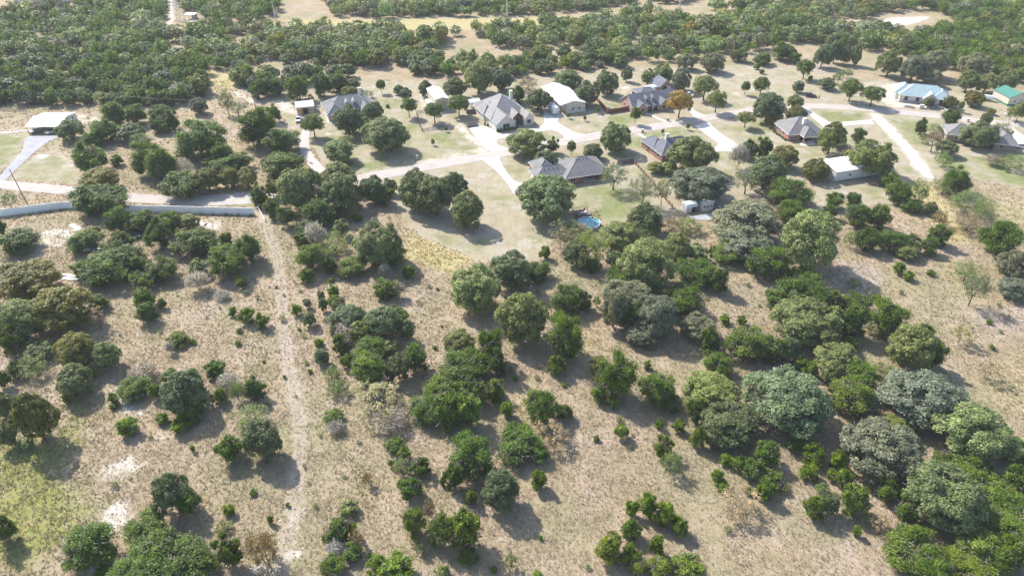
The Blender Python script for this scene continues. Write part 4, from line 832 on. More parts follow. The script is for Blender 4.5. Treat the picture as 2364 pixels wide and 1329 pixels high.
# ------------------------------------------------------------------ grass: tufts of dry grass and weeds over the open field
def in_polys(X, Y, polys):
    r = np.zeros(X.shape, bool)
    for P in polys:
        sel = (X > P[:, 0].min()) & (X < P[:, 0].max()) & (Y > P[:, 1].min()) & (Y < P[:, 1].max())
        if not sel.any(): continue
        x, y = X[sel], Y[sel]; ins = np.zeros(x.shape, bool)
        for (ax, ay), (bx, by) in zip(P, np.roll(P, -1, 0)):
            ins ^= ((ay > y) != (by > y)) & (x < (bx-ax)*(y-ay)/(by-ay+1e-12)+ax)
        r[sel] |= ins
    return r
def grass_mat():
    m, nt, out = new_mat('dry_grass'); b = NB(nt)
    a = b.n('ShaderNodeAttribute', attribute_name='tint')
    p = b.n('ShaderNodeBsdfPrincipled'); b.l(a.outputs['Color'], p.inputs['Base Color']); p.inputs['Roughness'].default_value = 0.8; p.inputs['Specular IOR Level'].default_value = 0.15
    tr = b.n('ShaderNodeBsdfTranslucent'); b.l(a.outputs['Color'], tr.inputs['Color'])
    mx = b.n('ShaderNodeMixShader'); mx.inputs[0].default_value = 0.35
    b.l(p.outputs[0], mx.inputs[1]); b.l(tr.outputs[0], mx.inputs[2]); b.l(mx.outputs[0], out.inputs[0]); MATS['dry_grass'] = m
grass_mat()
def build_grass():
    rg = np.random.default_rng(21); xs, ys, sc = [], [], []
    for y0, y1, dens, size in ((55, 100, 10.0, .8), (100, 140, 7.0, .9), (140, 190, 3.8, 1.08), (190, 250, 1.6, 1.3), (250, 330, 0.45, 1.8)):
        hw = 0.5+0.80*math.hypot(y1, CAM_H)*0.98; n = int((y1-y0)*2*hw*dens)
        xs.append(rg.uniform(-hw, hw, n)); ys.append(rg.uniform(y0, y1, n)); sc.append(np.full(n, size))
    X, Y, S = map(np.concatenate, (xs, ys, sc))
    lm, lg, bare, weed, straw, pink, track, rut = zones(X, Y)
    n1, n2, n3 = vnoise(X, Y, 0.07, 1), vnoise(X, Y, 0.3, 2), vnoise(X, Y, 0.9, 3)
    dens = np.clip(0.08+0.9*n2+0.55*n3, 0.1, 1)*(1-np.clip(lm*1.3, 0, 1))*(1-.75*np.clip(bare, 0, 1))*(1-0.8*np.clip(track*.55+rut, 0, 1))
    keep = (rg.uniform(0, 1, len(X)) < dens) & ~in_polys(X, Y, PAVED)
    X, Y, S = X[keep], Y[keep], S[keep]; weed, straw, pink, n1, n2 = weed[keep], straw[keep], pink[keep], n1[keep], n2[keep]; n = len(X)
    base = np.array([.46, .37, .258])[None]*np.ones((n, 1))
    def lerp(c, w): nonlocal base; w = np.clip(w, 0, 1)[:, None]; base = base*(1-w)+np.array(c)[None]*w
    lerp((.36, .34, .19), (n1-.5)*1.6+(rg.uniform(0, 1, n) < .14)*.6); lerp((.50, .40, .29), pink*.7); lerp((.64, .52, .26), straw*.8)
    lerp((.42, .39, .13), weed*rg.uniform(.2, .9, n)); lerp((.20, .25, .10), (rg.uniform(0, 1, n) < (.05+.4*weed))*.8)
    base *= rg.uniform(.72, 1.22, (n, 1))
    k = 3; hgt = S*rg.uniform(.12, .34, n)*(1+.5*straw+.5*weed); wd = S*rg.uniform(.10, .20, n)
    a = rg.uniform(0, 6.28, (n, 1))+np.arange(k)[None]*(6.28/k)+rg.uniform(-.5, .5, (n, k)); ca, sa = np.cos(a), np.sin(a)
    C = np.stack([X, Y, np.full(n, -0.02)], 1)[:, None, :]
    dirs = np.stack([ca, sa, np.zeros_like(ca)], 2); side = np.stack([-sa, ca, np.zeros_like(ca)], 2)
    r = (S*.10)[:, None, None]; w_ = wd[:, None, None]; out = rg.uniform(.12, .45, (n, k, 1))*S[:, None, None]
    tip = C+dirs*out+np.array([0, 0, 1.])*(hgt[:, None, None]*rg.uniform(.6, 1.1, (n, k, 1)))
    V = np.stack([C+dirs*r-side*w_, C+dirs*r+side*w_, tip], 2).reshape(-1, 3)
    me = mesh_np('grass', V, np.arange(len(V)).reshape(-1, 3), 'dry_grass')
    col = np.repeat(np.concatenate([base, np.ones((n, 1))], 1), 3*k, 0)
    me.attributes.new('tint', 'FLOAT_COLOR', 'POINT').data.foreach_set('color', col.astype(np.float32).ravel())
    tag(obj_me('grass', me), 'tufts of dry tan grass and yellow weeds over the field', 'grass', kind='stuff')
    print('GRASS tufts', n)
build_grass()

# ------------------------------------------------------------------ buildings
R_ = math.radians
class House:
    """a building in its own frame: x along the front, y to the back, origin at the near front-left corner"""
    def __init__(s, name, label, xy, yaw, cat='house'):
        s.o = thing(name, label, cat, (xy[0], xy[1], 0), R_(yaw))
    def wall(s, mat, x0, x1, y0, y1, h, name='wall', z0=-0.1):
        return MB().box(x0, x1, y0, y1, z0, h).build(name, mat, s.o)
    def hip(s, mat, x0, x1, y0, y1, z, rise, ov=0.5, name='roof', trim='trim_white'):
        x0 -= ov; x1 += ov; y0 -= ov; y1 += ov; L, Wd = x1-x0, y1-y0; t = 0.16
        if L >= Wd: r0, r1 = (x0+Wd/2, (y0+y1)/2), (x1-Wd/2, (y0+y1)/2)
        else: r0, r1 = ((x0+x1)/2, y0+L/2), ((x0+x1)/2, y1-L/2)
        if abs(L-Wd) < 0.05: r1 = (r0[0]+0.05, r0[1])
        pts = [(x0, y0, z), (x1, y0, z), (x1, y1, z), (x0, y1, z), (*r0, z+rise), (*r1, z+rise)]
        m = MB()
        if L >= Wd: m.poly(pts, [(0, 1, 5, 4), (1, 2, 5), (2, 3, 4, 5), (3, 0, 4), (3, 2, 1, 0)])
        else: m.poly(pts, [(0, 1, 4), (1, 2, 5, 4), (2, 3, 5), (3, 0, 4, 5), (3, 2, 1, 0)])
        r = m.build(name, mat, s.o)
        f = MB()
        for a, b, c, d in ((x0, x1, y0-.03, y0+.05), (x0, x1, y1-.05, y1+.03), (x0-.03, x0+.05, y0+.06, y1-.06), (x1-.05, x1+.03, y0+.06, y1-.06)): f.box(a, b, c, d, z-t, z+.02)
        f.build('fascia', trim, r)
        rc = MB().tube((*r0, z+rise+.01), (*r1, z+rise+.01), .10, .10, 5)
        for c in (pts[0], pts[3]): rc.tube((c[0], c[1], z+.03), (*(r0 if (L >= Wd or c is pts[0]) else r1), z+rise+.02), .07, .07, 5)
        for c in (pts[1], pts[2]): rc.tube((c[0], c[1], z+.03), (*(r1 if (L >= Wd or c is pts[2]) else r0), z+rise+.02), .07, .07, 5)
        rc.build('ridge_cap', mat, r)
        return r
    def gable(s, mat, wallmat, x0, x1, y0, y1, z, rise, axis='x', ov=0.4, name='roof', trim='trim_white', endwalls=True):
        """ridge along axis; two sloping slabs plus end triangles"""
        t = 0.16; m = MB()
        if axis == 'x':
            c = (y0+y1)/2; k = rise/((y1-y0)/2); zz = z-k*ov
            prof = [(y0-ov, zz), (c, z+rise), (y1+ov, zz), (y1+ov, zz-t), (c, z+rise-t), (y0-ov, zz-t)]
            m.prism(prof, x0-ov, x1+ov, 'x'); r = m.build(name, mat, s.o)
            if endwalls:
                for xx in ((x0+.002, x0+.2), (x1-.2, x1-.002)): MB().prism([(y0+.01, z-.02), (y1-.01, z-.02), (c, z+rise-t-.02)], *xx, 'x').build('gable_wall', wallmat, s.o)
            tr = MB()
            for xx in (x0-ov-.04, x1+ov-.02):
                tr.prism([(y0-ov, zz-.02), (c, z+rise-.02), (c, z+rise-.22), (y0-ov, zz-.22)], xx, xx+.06, 'x'); tr.prism([(y1+ov, zz-.02), (c, z+rise-.02), (c, z+rise-.22), (y1+ov, zz-.22)], xx, xx+.06, 'x')
        else:
            c = (x0+x1)/2; k = rise/((x1-x0)/2); zz = z-k*ov
            prof = [(x0-ov, zz), (c, z+rise), (x1+ov, zz), (x1+ov, zz-t), (c, z+rise-t), (x0-ov, zz-t)]
            m.prism(prof, y0-ov, y1+ov, 'y'); r = m.build(name, mat, s.o)
            if endwalls:
                for yy in ((y0+.002, y0+.2), (y1-.2, y1-.002)): MB().prism([(x0+.01, z-.02), (x1-.01, z-.02), (c, z+rise-t-.02)], *yy, 'y').build('gable_wall', wallmat, s.o)
            tr = MB()
            for yy in (y0-ov-.04, y1+ov-.02):
                tr.prism([(x0-ov, zz-.02), (c, z+rise-.02), (c, z+rise-.22), (x0-ov, zz-.22)], yy, yy+.06, 'y'); tr.prism([(x1+ov, zz-.02), (c, z+rise-.02), (c, z+rise-.22), (x1+ov, zz-.22)], yy, yy+.06, 'y')
        tr.build('fascia', trim, r)
        return r
    def window(s, side, u, z, w, h, at, mull=1, trim='trim_white'):
        """side: f front (-y), b back, l left (-x), r right; at = wall plane coordinate"""
        def bx(u0, u1, z0, z1, d0, d1, m):
            if side == 'f': m.box(u0, u1, at-d1, at-d0, z0, z1)
            elif side == 'b': m.box(u0, u1, at+d0, at+d1, z0, z1)
            elif side == 'l': m.box(at-d1, at-d0, u0, u1, z0, z1)
            else: m.box(at+d0, at+d1, u0, u1, z0, z1)
        f = MB(); e = .09
        bx(u-e, u+w+e, z-e, z, -.05, .06, f); bx(u-e, u+w+e, z+h, z+h+e, -.05, .06, f); bx(u-e, u, z, z+h, -.05, .06, f); bx(u+w, u+w+e, z, z+h, -.05, .06, f)
        for k in range(1, mull+1): bx(u+w*k/(mull+1)-.035, u+w*k/(mull+1)+.035, z, z+h, -.05, .055, f)
        fr = f.build('window', trim, s.o)
        g = MB(); bx(u, u+w, z, z+h, -.05, .02, g); g.build('pane', 'glass', fr)
        return fr
    def door(s, side, u, w, h, at, mat='trim_brown', name='door', ribs=0, z0=0.02):
        def bx(u0, u1, z0, z1, d0, d1, m):
            if side == 'f': m.box(u0, u1, at-d1, at-d0, z0, z1)
            elif side == 'b': m.box(u0, u1, at+d0, at+d1, z0, z1)
            elif side == 'l': m.box(at-d1, at-d0, u0, u1, z0, z1)
            else: m.box(at+d0, at+d1, u0, u1, z0, z1)
        d = MB(); bx(u, u+w, z0, z0+h, -.05, .04, d); dd = d.build(name, mat, s.o)
        if ribs:
            for k in range(ribs):
                p = MB(); z1 = z0+h*k/ribs+.04; bx(u+.06, u+w-.06, z1, z0+h*(k+1)/ribs-.03, .03, .07, p); p.build('door_panel', mat, dd)
        else:
            p = MB(); bx(u+w*.82, u+w*.88, z0+h*.45, z0+h*.52, .04, .10, p); p.build('handle', 'steel_grey', dd)
        return dd
    def chimney(s, x, y, w, d, z0, z1, mat='stone_white'):
        c = MB().box(x, x+w, y, y+d, z0, z1).build('chimney', mat, s.o)
        MB().box(x-.1, x+w+.1, y-.1, y+d+.1, z1, z1+.15).build('chimney_cap', 'concrete', c); return c
    def posts(s, pts, h, r=.12, mat='trim_white', z0=0.0):
        for x, y in pts: MB().box(x-r, x+r, y-r, y+r, z0, h).build('post', mat, s.o)
    def dormer(s, mat, wallmat, x, y, z, w, rise, dep):
        """little gabled dormer, face at y, ridge running back dep"""
        d = MB().box(x+.08, x+w-.08, y, y+dep*.6, z-.6, z+.75).build('dormer', wallmat, s.o)
        m = MB(); c = x+w/2; zz = z+.75; m.prism([(x-.15, zz), (c, zz+rise), (x+w+.15, zz), (x+w+.15, zz-.1), (c, zz+rise-.12), (x-.15, zz-.1)], y-.2, y+dep, 'y'); m.build('dormer_roof', mat, d)
        MB().box(x+.3, x+w-.3, y-.03, y+.02, z-.25, z+.6).build('dormer_window', 'glass', d)
        MB().prism([(x+.08, zz-.02), (x+w-.08, zz-.02), (c, zz+rise-.16)], y+.003, y+.1, 'y').build('dormer_gable', 'trim_white', d)
    def vents(s, pts):
        for x, y, z in pts: MB().box(x-.18, x+.18, y-.15, y+.15, z-.1, z+.16).build('roof_vent', 'steel_dark', s.o)

# grey-roofed stone house at the left, half behind live oaks
h = House('stone_house', 'stone house with grey shingle hip roof and two small dormers', G2(761, 282), 23)
h.wall('stone_tan', 0.1, 20, 2.6, 16, 3.0); h.wall('stone_tan', 0, 7.2, 0, 10, 2.97)
h.hip('shingle_grey', 0, 20, 2.5, 16, 3.0, 4.2); h.hip('shingle_grey', 0, 7.2, 0, 12, 3.02, 2.9, name='wing_roof')
h.gable('shingle_grey', 'stone_tan', 13.8, 18.4, 0.6, 9, 3.0, 2.4, 'y'); h.wall('stone_tan', 13.9, 18.3, 0.8, 6, 2.95)
for x in (8.2, 11.2): h.dormer('shingle_warm', 'trim_white', x, 4.4, 4.7, 1.7, 1.2, 3.0)
h.window('f', 1.5, 0.9, 1.8, 1.4, 0); h.window('f', 4.4, 0.9, 1.4, 1.4, 0); h.window('l', 3, 0.9, 1.6, 1.3, 0); h.window('l', 7, 0.9, 1.6, 1.3, 0); h.door('f', 10, 1.1, 2.1, 2.6); h.window('f', 15, .9, 2, 1.4, .8)
h.chimney(15.8, 12.6, 1.2, 1.0, 3.2, 8.1)
h.vents([(10, 12.2, 5.9), (12, 12.2, 5.9)])

# garage with orange sliding doors
h = House('garage', 'small garage with white metal roof and open orange sliding doors', G2(687, 265), 16, 'garage')
h.wall('metal_cream', 0, 7, 0, 6.6, 3.3); h.gable('metal_white', 'metal_cream', 0, 7, 0, 6.6, 3.3, 1.3, 'x', 0.35)
MB().box(2.6, 4.4, -.03, .03, .02, 2.5).build('doorway', 'dark_opening', h.o)
for u in (1.65, 4.45): h.door('f', u, 0.95, 2.5, -.02, 'wood_orange', 'sliding_door')
h.window('f', 5.8, 1.2, .7, .8, 0); h.window('f', .4, 1.3, .7, .7, 0, 0)

# white carport with enclosed store behind
g0 = G2(66, 309); h = House('carport', 'white metal carport with open front bays and enclosed store behind', g0, 3, 'carport')
h.gable('metal_white', 'metal_wall_white', 0, 12.8, 0, 15, 3.0, 1.35, 'x', 0.25, endwalls=False)
h.wall('metal_wall_white', 0.3, 12.6, 8.0, 14.8, 2.95)
MB().box(12.45, 12.6, 1.6, 7.98, 1.6, 3.1).build('side_panel', 'metal_wall_white', h.o)
for xx in (.3, 12.4): MB().prism([(8.0, 2.94), (14.8, 2.94), (14.8, 3.0), (7.6, 4.1), (7.5, 4.1)], xx, xx+.2, 'x').build('gable_wall', 'metal_wall_white', h.o)
h.posts([(0.15, .1), (4.3, .1), (8.4, .1), (12.6, .1), (.15, 7.6), (12.6, 7.6)], 3.0, .09, 'metal_rust')
h.window('r', 11.2, 1.4, 1.0, 1.0, 12.6, 0); MB().box(5.2, 8.6, 7.94, 8.01, .02, 2.4).build('doorway', 'dark_opening', h.o)

# tall narrow metal shop
p = G(1005, 230, 5.0); h = House('metal_shop', 'tall narrow tan metal shop with white gable roof and roll-up door', (p[0], p[1]), 20, 'shop')
h.wall('metal_cream', 0, 5.8, 0, 15, 5.0); h.gable('metal_white', 'metal_cream', 0, 5.8, 0, 15, 5.0, 0.75, 'y', 0.2)
h.door('f', .9, 4.0, 4.3, 0, 'metal_tan', 'roll_up_door', 6)
MB().box(-1.6, -.05, 2, 13, .0, 1.0).build('lean_to', 'metal_wall_white', h.o)
for y in (3.5, 7, 10.5): MB().box(-.06, .02, y, y+.2, 0, 5).build('downpipe', 'trim_white', h.o)

# white stone house with the big hipped roof
h = House('limestone_house', 'white limestone house with steep warm-grey roof and timber entry truss', G2(1146, 303), 24)
h.wall('stone_white', 0, 8.4, 0, 10, 3.0); h.wall('stone_white', 0.2, 16.8, 5.5, 24.5, 2.97); h.wall('stone_white', 12.6, 17.0, 0.6, 8, 3.02)
h.hip('shingle_warm', 0.1, 16.9, 5.4, 24.6, 3.0, 6.2); h.gable('shingle_warm', 'stone_white', 0, 8.4, 0, 15, 3.03, 3.2, 'y', .45); h.gable('shingle_warm', 'stone_white', 12.6, 17.0, 0.6, 12, 3.05, 2.3, 'y', .45)
h.hip('shingle_warm', -.6, 5, 12, 22, 2.95, 2.6, .4, 'wing_roof'); h.wall('stone_white', -.5, 3, 12.4, 21.6, 2.93)
h.gable('shingle_warm', 'shingle_warm', 8.5, 12.5, 2.2, 9, 3.6, 2.0, 'y', .4, 'porch_roof', 'trim_brown', False)
tr = MB().box(8.3, 12.7, 1.85, 2.05, 3.25, 3.5); tr.tube((10.5, 1.95, 3.4), (10.5, 1.95, 5.3), .1); tr.tube((10.5, 1.95, 3.5), (9.4, 1.95, 4.5), .09); tr.tube((10.5, 1.95, 3.5), (11.6, 1.95, 4.5), .09); tr.tube((8.3, 1.95, 3.5), (10.5, 1.95, 5.5), .1); tr.tube((12.7, 1.95, 3.5), (10.5, 1.95, 5.5), .1); tr.build('entry_truss', 'trim_brown', h.o)
h.posts([(8.6, 2.0), (12.4, 2.0)], 3.3, .15, 'trim_brown')
h.window('f', 3.0, 0.8, 2.8, 1.7, 0, 2); h.window('f', 14.0, .8, 1.7, 1.6, .6, 1); h.door('f', 11.2, 1.1, 2.3, 5.5, 'trim_brown'); h.window('f', 8.9, .5, 1.9, 2.0, 5.5, 1)
for y in (1.4, 4.6): h.door('l', y, 2.7, 2.4, 0, 'trim_white', 'garage_door', 4)
h.window('l', 8.2, 1, .9, 1.2, 0, 0); h.chimney(13.8, 17.5, 1.2, 1.2, 3.5, 8.8)
h.vents([(4, 16, 6.2), (5.5, 18.4, 6.6)])

# long white metal shop
h = House('metal_shop', 'long white-roofed metal shop with open bays along one side', G2(1307, 262), 18, 'shop')
h.wall('metal_cream', 0, 8.8, 0, 24, 4.0); h.gable('metal_white', 'metal_cream', -2.6, 8.8, 0, 24, 4.0, 1.35, 'y', .2, endwalls=False)
for yy in (.004, 23.8): MB().prism([(.01, 3.98), (8.79, 3.98), (8.79, 4.0), (3.1, 5.1), (.01, 4.45)], yy, yy+.2, 'y').build('gable_wall', 'metal_cream', h.o)
h.posts([(-2.5, y) for y in (.2, 6, 12, 18, 23.8)], 3.9, .14, 'trim_brown')
for y in (1.5, 7, 12.6, 18.2): h.door('l', y, 3.6, 3.2, 0, 'trim_white', 'garage_door', 5)
h.window('f', 2.7, 1.2, .8, 1.0, 0, 0); h.window('f', 5.6, 1.2, .8, 1.0, 0, 0); MB().box(0, 8.8, -.35, -.02, 0, .9).build('stone_skirt', 'stone_white', h.o)

# pink brick house with dormers, its patio roof and the detached garage behind
h = House('brick_house', 'pink brick house with blue-grey gable roof, two dormers and front gables', G2(1460, 262), 21)
h.wall('brick_pink', 0, 22, 0, 10.5, 3.0); h.gable('shingle_blue', 'brick_pink', 0, 22, 0, 10.5, 3.0, 3.6, 'x', .4)
for x0, x1 in ((1.6, 5.6), (12.4, 16.6)):
    h.wall('brick_pink', x0, x1, -1.5, 2, 2.96); h.gable('shingle_blue', 'brick_pink', x0, x1, -1.5, 5.0, 2.98, 2.0, 'y', .35)
h.gable('shingle_blue', 'brick_pink', 5.7, 12.3, -1.3, 1.2, 2.7, .5, 'x', .1, 'porch_roof', 'trim_white', False)
h.posts([(6.2, -1.2), (9.0, -1.2), (11.9, -1.2)], 2.8, .11)
for x in (6.6, 9.8): h.dormer('shingle_blue', 'trim_white', x, 1.6, 4.3, 1.5, 1.0, 3.0)
for u, at in ((3.0, -1.5), (13.6, -1.5)): h.window('f', u, .6, 1.7, 1.8, at, 1)
h.door('f', 8.4, 1.1, 2.2, 0, 'trim_brown'); h.window('f', 6.6, .8, 1.2, 1.4, 0, 1); h.window('f', 18.5, .9, 1.5, 1.4, 0, 1); h.window('l', 3.5, 1.2, .6, 1.4, 0, 0); h.window('l', 7, 1.0, .9, 1.3, 0, 0)
p = G(1490, 217, 3); h2 = House('patio_cover', 'hip-roofed open patio cover behind the pink brick house', (p[0]-2.5, p[1]-1.0), 21, 'pavilion')
h2.hip('shingle_blue', 0, 9.5, 0, 7.5, 2.9, 1.6, .3); h2.posts([(.3, .3), (9.2, .3), (.3, 7.2), (9.2, 7.2), (4.7, 7.2)], 2.9, .16, 'brick_red'); h2.wall('brick_red', .2, 9.3, 6.6, 7.2, 2.6)
h3 = House('garage', 'detached pink brick garage with arched doorway and gable front', G2(1521, 215), 20, 'garage')
h3.wall('brick_pink', 0, 6.4, 0, 9, 3.2); h3.gable('shingle_blue', 'brick_pink', 0, 6.4, 0, 9, 3.2, 2.7, 'y', .4)
arch = [(1.6, 0), (3.6, 0), (3.6, 1.9)]+[(2.6+math.cos(t)*1.0, 1.9+math.sin(t)*.9) for t in np.linspace(.2, math.pi-.2, 9)]+[(1.6, 1.9)]
MB().prism(arch, -.06, .02, 'y').build('arched_doorway', 'dark_opening', h3.o); h3.door('f', 4.1, 1.7, 2.6, 0, 'trim_white', 'garage_door', 4)
MB().box(-.1, 6.5, -.1, -.02, 0, 0.4).build('plinth', 'stone_white', h3.o)
p = G(1495, 203, 2.8); h4 = House('awning', 'small pale metal awning beside the arched brick garage', (p[0], p[1]), 20, 'awning'); h4.gable('metal_galv', 'metal_galv', 0, 5.5, 0, 4, 2.6, .35, 'x', .1, endwalls=False); h4.posts([(.1, .1), (5.4, .1), (.1, 3.9), (5.4, 3.9)], 2.6, .07)

# red brick house beside the pool
h = House('brick_house', 'red brick house with grey-brown hip roofs and deep shaded back porch', (8.6, 218.6), 18)
h.wall('brick_red', 0, 12, 0.2, 7.5, 2.8); h.wall('brick_red', 10.2, 16, -2.3, 10.5, 2.82); h.wall('brick_red', 15.9, 25.8, 1.4, 10.5, 2.84)
h.hip('shingle_brown', -.1, 13, 0, 7.6, 2.8, 2.5); h.hip('shingle_brown', 10, 26, -2.6, 10.8, 2.83, 4.1); h.hip('shingle_brown', 2, 9, 4, 13.5, 2.85, 3.0, .45, 'wing_roof'); h.wall('brick_red', 2.1, 8.9, 6, 13.3, 2.8)
MB().box(16.05, 22, 1.33, 1.39, .03, 2.5).build('porch_doors', 'glass', h.o); h.posts([(16.3, -2.3), (22.4, -2.3), (25.6, -2.3)], 2.8, .28, 'brick_red')
MB().box(16, 25.8, -2.5, 1.3, 0, .12).build('porch_floor', 'concrete', h.o); h.wall('brick_red', 22.5, 25.7, -2.2, 1.4, 2.75)
h.window('f', 11.6, .8, 1.9, 1.5, -2.3, 1); h.window('f', 7.5, .9, 1.4, 1.3, .2, 1); h.window('f', 3, .9, 1.4, 1.3, .2, 1); h.door('l', 2, 4.4, 2.2, 0, 'trim_white', 'garage_door', 4)
h.vents([(3.6+k*1.6, 2.6, 4.75) for k in range(4)]+[(15.6+k*1.3, 3.2, 6.5) for k in range(4)])

# house with blue-grey roof across the road
h = House('brick_house', 'brick house with blue-grey hip roof and white chimney', G2(1527, 374), 22)
h.wall('brick_red', 0, 16.5, 0, 11, 2.8); h.hip('shingle_blue', 0, 16.5, 0, 11, 2.8, 3.6); h.wall('brick_red', 0, 6.5, 9, 14.5, 2.77); h.hip('shingle_blue', 0, 6.5, 6, 14.6, 2.82, 2.6, .5, 'wing_roof')
h.chimney(4.4, 5.4, 1.2, 1.0, 4.6, 7.9, 'trim_white'); h.window('l', 2, .9, 1.3, 1.3, 0, 0); h.window('l', 6, .9, 1.3, 1.3, 0, 0); h.window('l', 10.5, .9, 1.3, 1.3, 0, 0); h.window('f', 2, .8, 1.6, 1.4, 0); h.door('f', 5, 1.4, 2.1, 0, 'trim_white'); h.window('f', 9, .8, 1.6, 1.4, 0)
h.vents([(7.6+k*.9, 4.8, 6.1) for k in range(4)])

# brick house with white chimney
h = House('brick_house', 'brown brick house with hip roof, white chimney and covered back porch', G2(1818, 326), 8)
h.wall('brick_red', 0, 14.5, 0, 13.5, 2.8); h.hip('shingle_brown', 0, 14.5, 0, 13.5, 2.8, 4.4)
h.hip('shingle_brown', 4.6, 10.4, -3.4, 5.2, 2.82, 2.5, .4, 'porch_roof'); h.posts([(4.8, -3.3), (10.2, -3.3)], 2.8, .22, 'brick_brown')
MB().box(5.2, 10.0, -.05, .02, .05, 2.4).build('porch_doors', 'glass', h.o); h.chimney(6.6, 3.0, 1.2, 1.1, 4.2, 7.6, 'trim_white')
h.window('f', 1.0, .8, 2.6, 1.2, 0, 2); h.window('f', 11.6, .8, 1.6, 1.3, 0); h.window('l', 4, .9, 1.4, 1.3, 0); h.window('l', 9, .9, 1.4, 1.3, 0)
h.vents([(5.2+k*.75, 8.4, 6.3) for k in range(3)]+[(8.2+k*.6, 8.6, 6.6) for k in range(7)])
MB().box(5.4, 6.0, -4.1, -3.5, .07, .5).build('planter', 'brick_pink', h.o)

# white metal shed by the caliche track
h = House('metal_shed', 'long white metal shed with low gable roof beside the caliche track', G2(1925, 421), 17, 'shed')
h.wall('metal_wall_white', 0, 18.6, 0, 10, 4.0); h.gable('metal_white', 'metal_wall_white', 0, 18.6, 0, 10, 4.0, .75, 'x', .2)
h.window('f', 5.6, 1.7, .9, .8, 0, 0); h.door('f', 12.6, 1.0, 2.1, 0, 'trim_white'); h.door('l', 3, 3.4, 3.2, 0, 'metal_wall_white', 'roll_up_door', 5)
MB().box(.0, 18.6, -.05, -.01, 0, .3).build('base_strip', 'steel_dark', h.o)

# teal-roofed house under construction
h = House('stone_house', 'unfinished white stone house with pale teal metal hip roof', G2(2074, 234), -18)
h.wall('stone_white', 0, 9.5, 0, 11, 3.0); h.wall('stone_white', 9.4, 20, -.9, 11, 2.98); MB().box(-.05, 20.05, -.95, -.02, 0, .7).build('plinth', 'concrete_grey', h.o)
h.hip('metal_teal', 0, 20, 0, 11.5, 3.0, 3.7, .5); h.gable('metal_teal', 'stone_white', 9.3, 14.6, -1.2, 5.6, 3.02, 2.2, 'y', .5); h.hip('metal_teal', 13, 20.2, -1.0, 9, 3.04, 2.7, .45, 'wing_roof'); h.hip('metal_teal', -1.6, 6, 3, 13.6, 2.95, 2.9, .45, 'wing_roof'); h.wall('trim_white', -1.5, 2, 3.2, 13.4, 2.9)
for u in (2.0, 6.6): h.window('f', u, .9, 1.3, 1.5, 0, 0, 'trim_brown')
h.window('f', 11.2, .9, 1.7, 1.4, -.9, 1, 'trim_brown'); h.window('f', 16, .5, 2.4, 2.0, -.95, 1, 'trim_brown'); MB().box(-1.56, -1.4, 5, 6.3, .3, 2.2).build('doorway', 'dark_opening', h.o)

# green-roofed barn
h = House('metal_barn', 'cream metal barn with bright green gable roof and green base band', G2(2324, 245), 5, 'barn')
h.wall('metal_cream', 0, 9.2, 0, 10.5, 3.8); h.gable('metal_green', 'metal_cream', 0, 9.2, 0, 10.5, 3.8, 1.9, 'y', .25, trim='metal_green')
MB().box(-.04, 9.24, -.04, 10.54, 0, .8).build('base_band', 'metal_green', h.o); h.window('f', 2.4, 1.6, .9, .7, 0, 0); h.door('f', 5.4, 2.8, 2.8, -.05, 'metal_tan', 'roll_up_door', 5)

# brown brick house at the right
h = House('brick_house', 'brown brick house with grey roof behind large dark trees', G2(2182, 325), -17)
h.wall('brick_brown', 0, 9, 0, 9, 2.8); h.wall('brick_brown', 8.9, 23, 1, 10, 2.78); h.wall('brick_brown', 15.5, 23, -4.4, 3, 2.76)
h.hip('shingle_brown', 0, 9.4, 0, 9.4, 2.8, 3.2); h.hip('shingle_brown', 5, 23.2, 1, 10.2, 2.82, 3.0); h.hip('shingle_brown', 15.4, 23.2, -4.6, 6, 2.84, 2.6, .45, 'wing_roof')
h.gable('shingle_brown', 'brick_brown', 9, 15.3, -1.5, 2, 2.6, .4, 'x', .1, 'porch_roof', 'trim_white', False); h.posts([(9.2, -1.4), (12, -1.4), (15, -1.4)], 2.65, .11)
for u in (1.5, 5): h.window('l', u, .9, 1.2, 1.3, 0, 0)
h.window('f', 17.5, .9, 1.5, 1.3, -4.4); h.window('f', 3, .9, 1.7, 1.3, 0)

# two white garden sheds and other small buildings
h = House('garden_shed', 'white gambrel garden shed with dark open door', G2(1584, 493), 20, 'shed')
h.wall('metal_wall_white', 0, 3.9, 0, 3.4, 2.1)
gb = [(-.15, 2.0), (.35, 2.9), (1.7, 3.4), (3.05, 2.9), (3.55, 2.0)]
MB().prism(gb, -.1, 4.0, 'x').build('gambrel_roof', 'metal_white', h.o); MB().box(2.0, 3.1, -.03, .02, .02, 1.9).build('doorway', 'dark_opening', h.o)
h.door('f', 3.15, .65, 1.9, -.03, 'trim_brown')
h = House('garden_shed', 'flat-roofed white garden shed with a band of small windows', G2(1620, 490), 20, 'shed')
h.wall('metal_wall_white', 0, 4.2, 0, 4.2, 2.7); m = MB().prism([(-.25, 3.25), (4.5, 2.72), (4.5, 2.86), (-.25, 3.38)], -.2, 4.4, 'x').build('roof', 'metal_white', h.o); MB().prism([(0, 2.69), (.2, 2.69), (.2, 3.2), (0, 3.22)], 0, 4.2, 'x').build('parapet', 'metal_wall_white', h.o)
for u in (.3, 1.6, 2.9): h.window('f', u, 1.5, .9, .55, 0, 0)
p = G(1090, 233, 2.4); h = House('canopy', 'small galvanized metal canopy on posts beside the limestone house', (p[0]-.5, p[1]-2.5), 22, 'canopy')
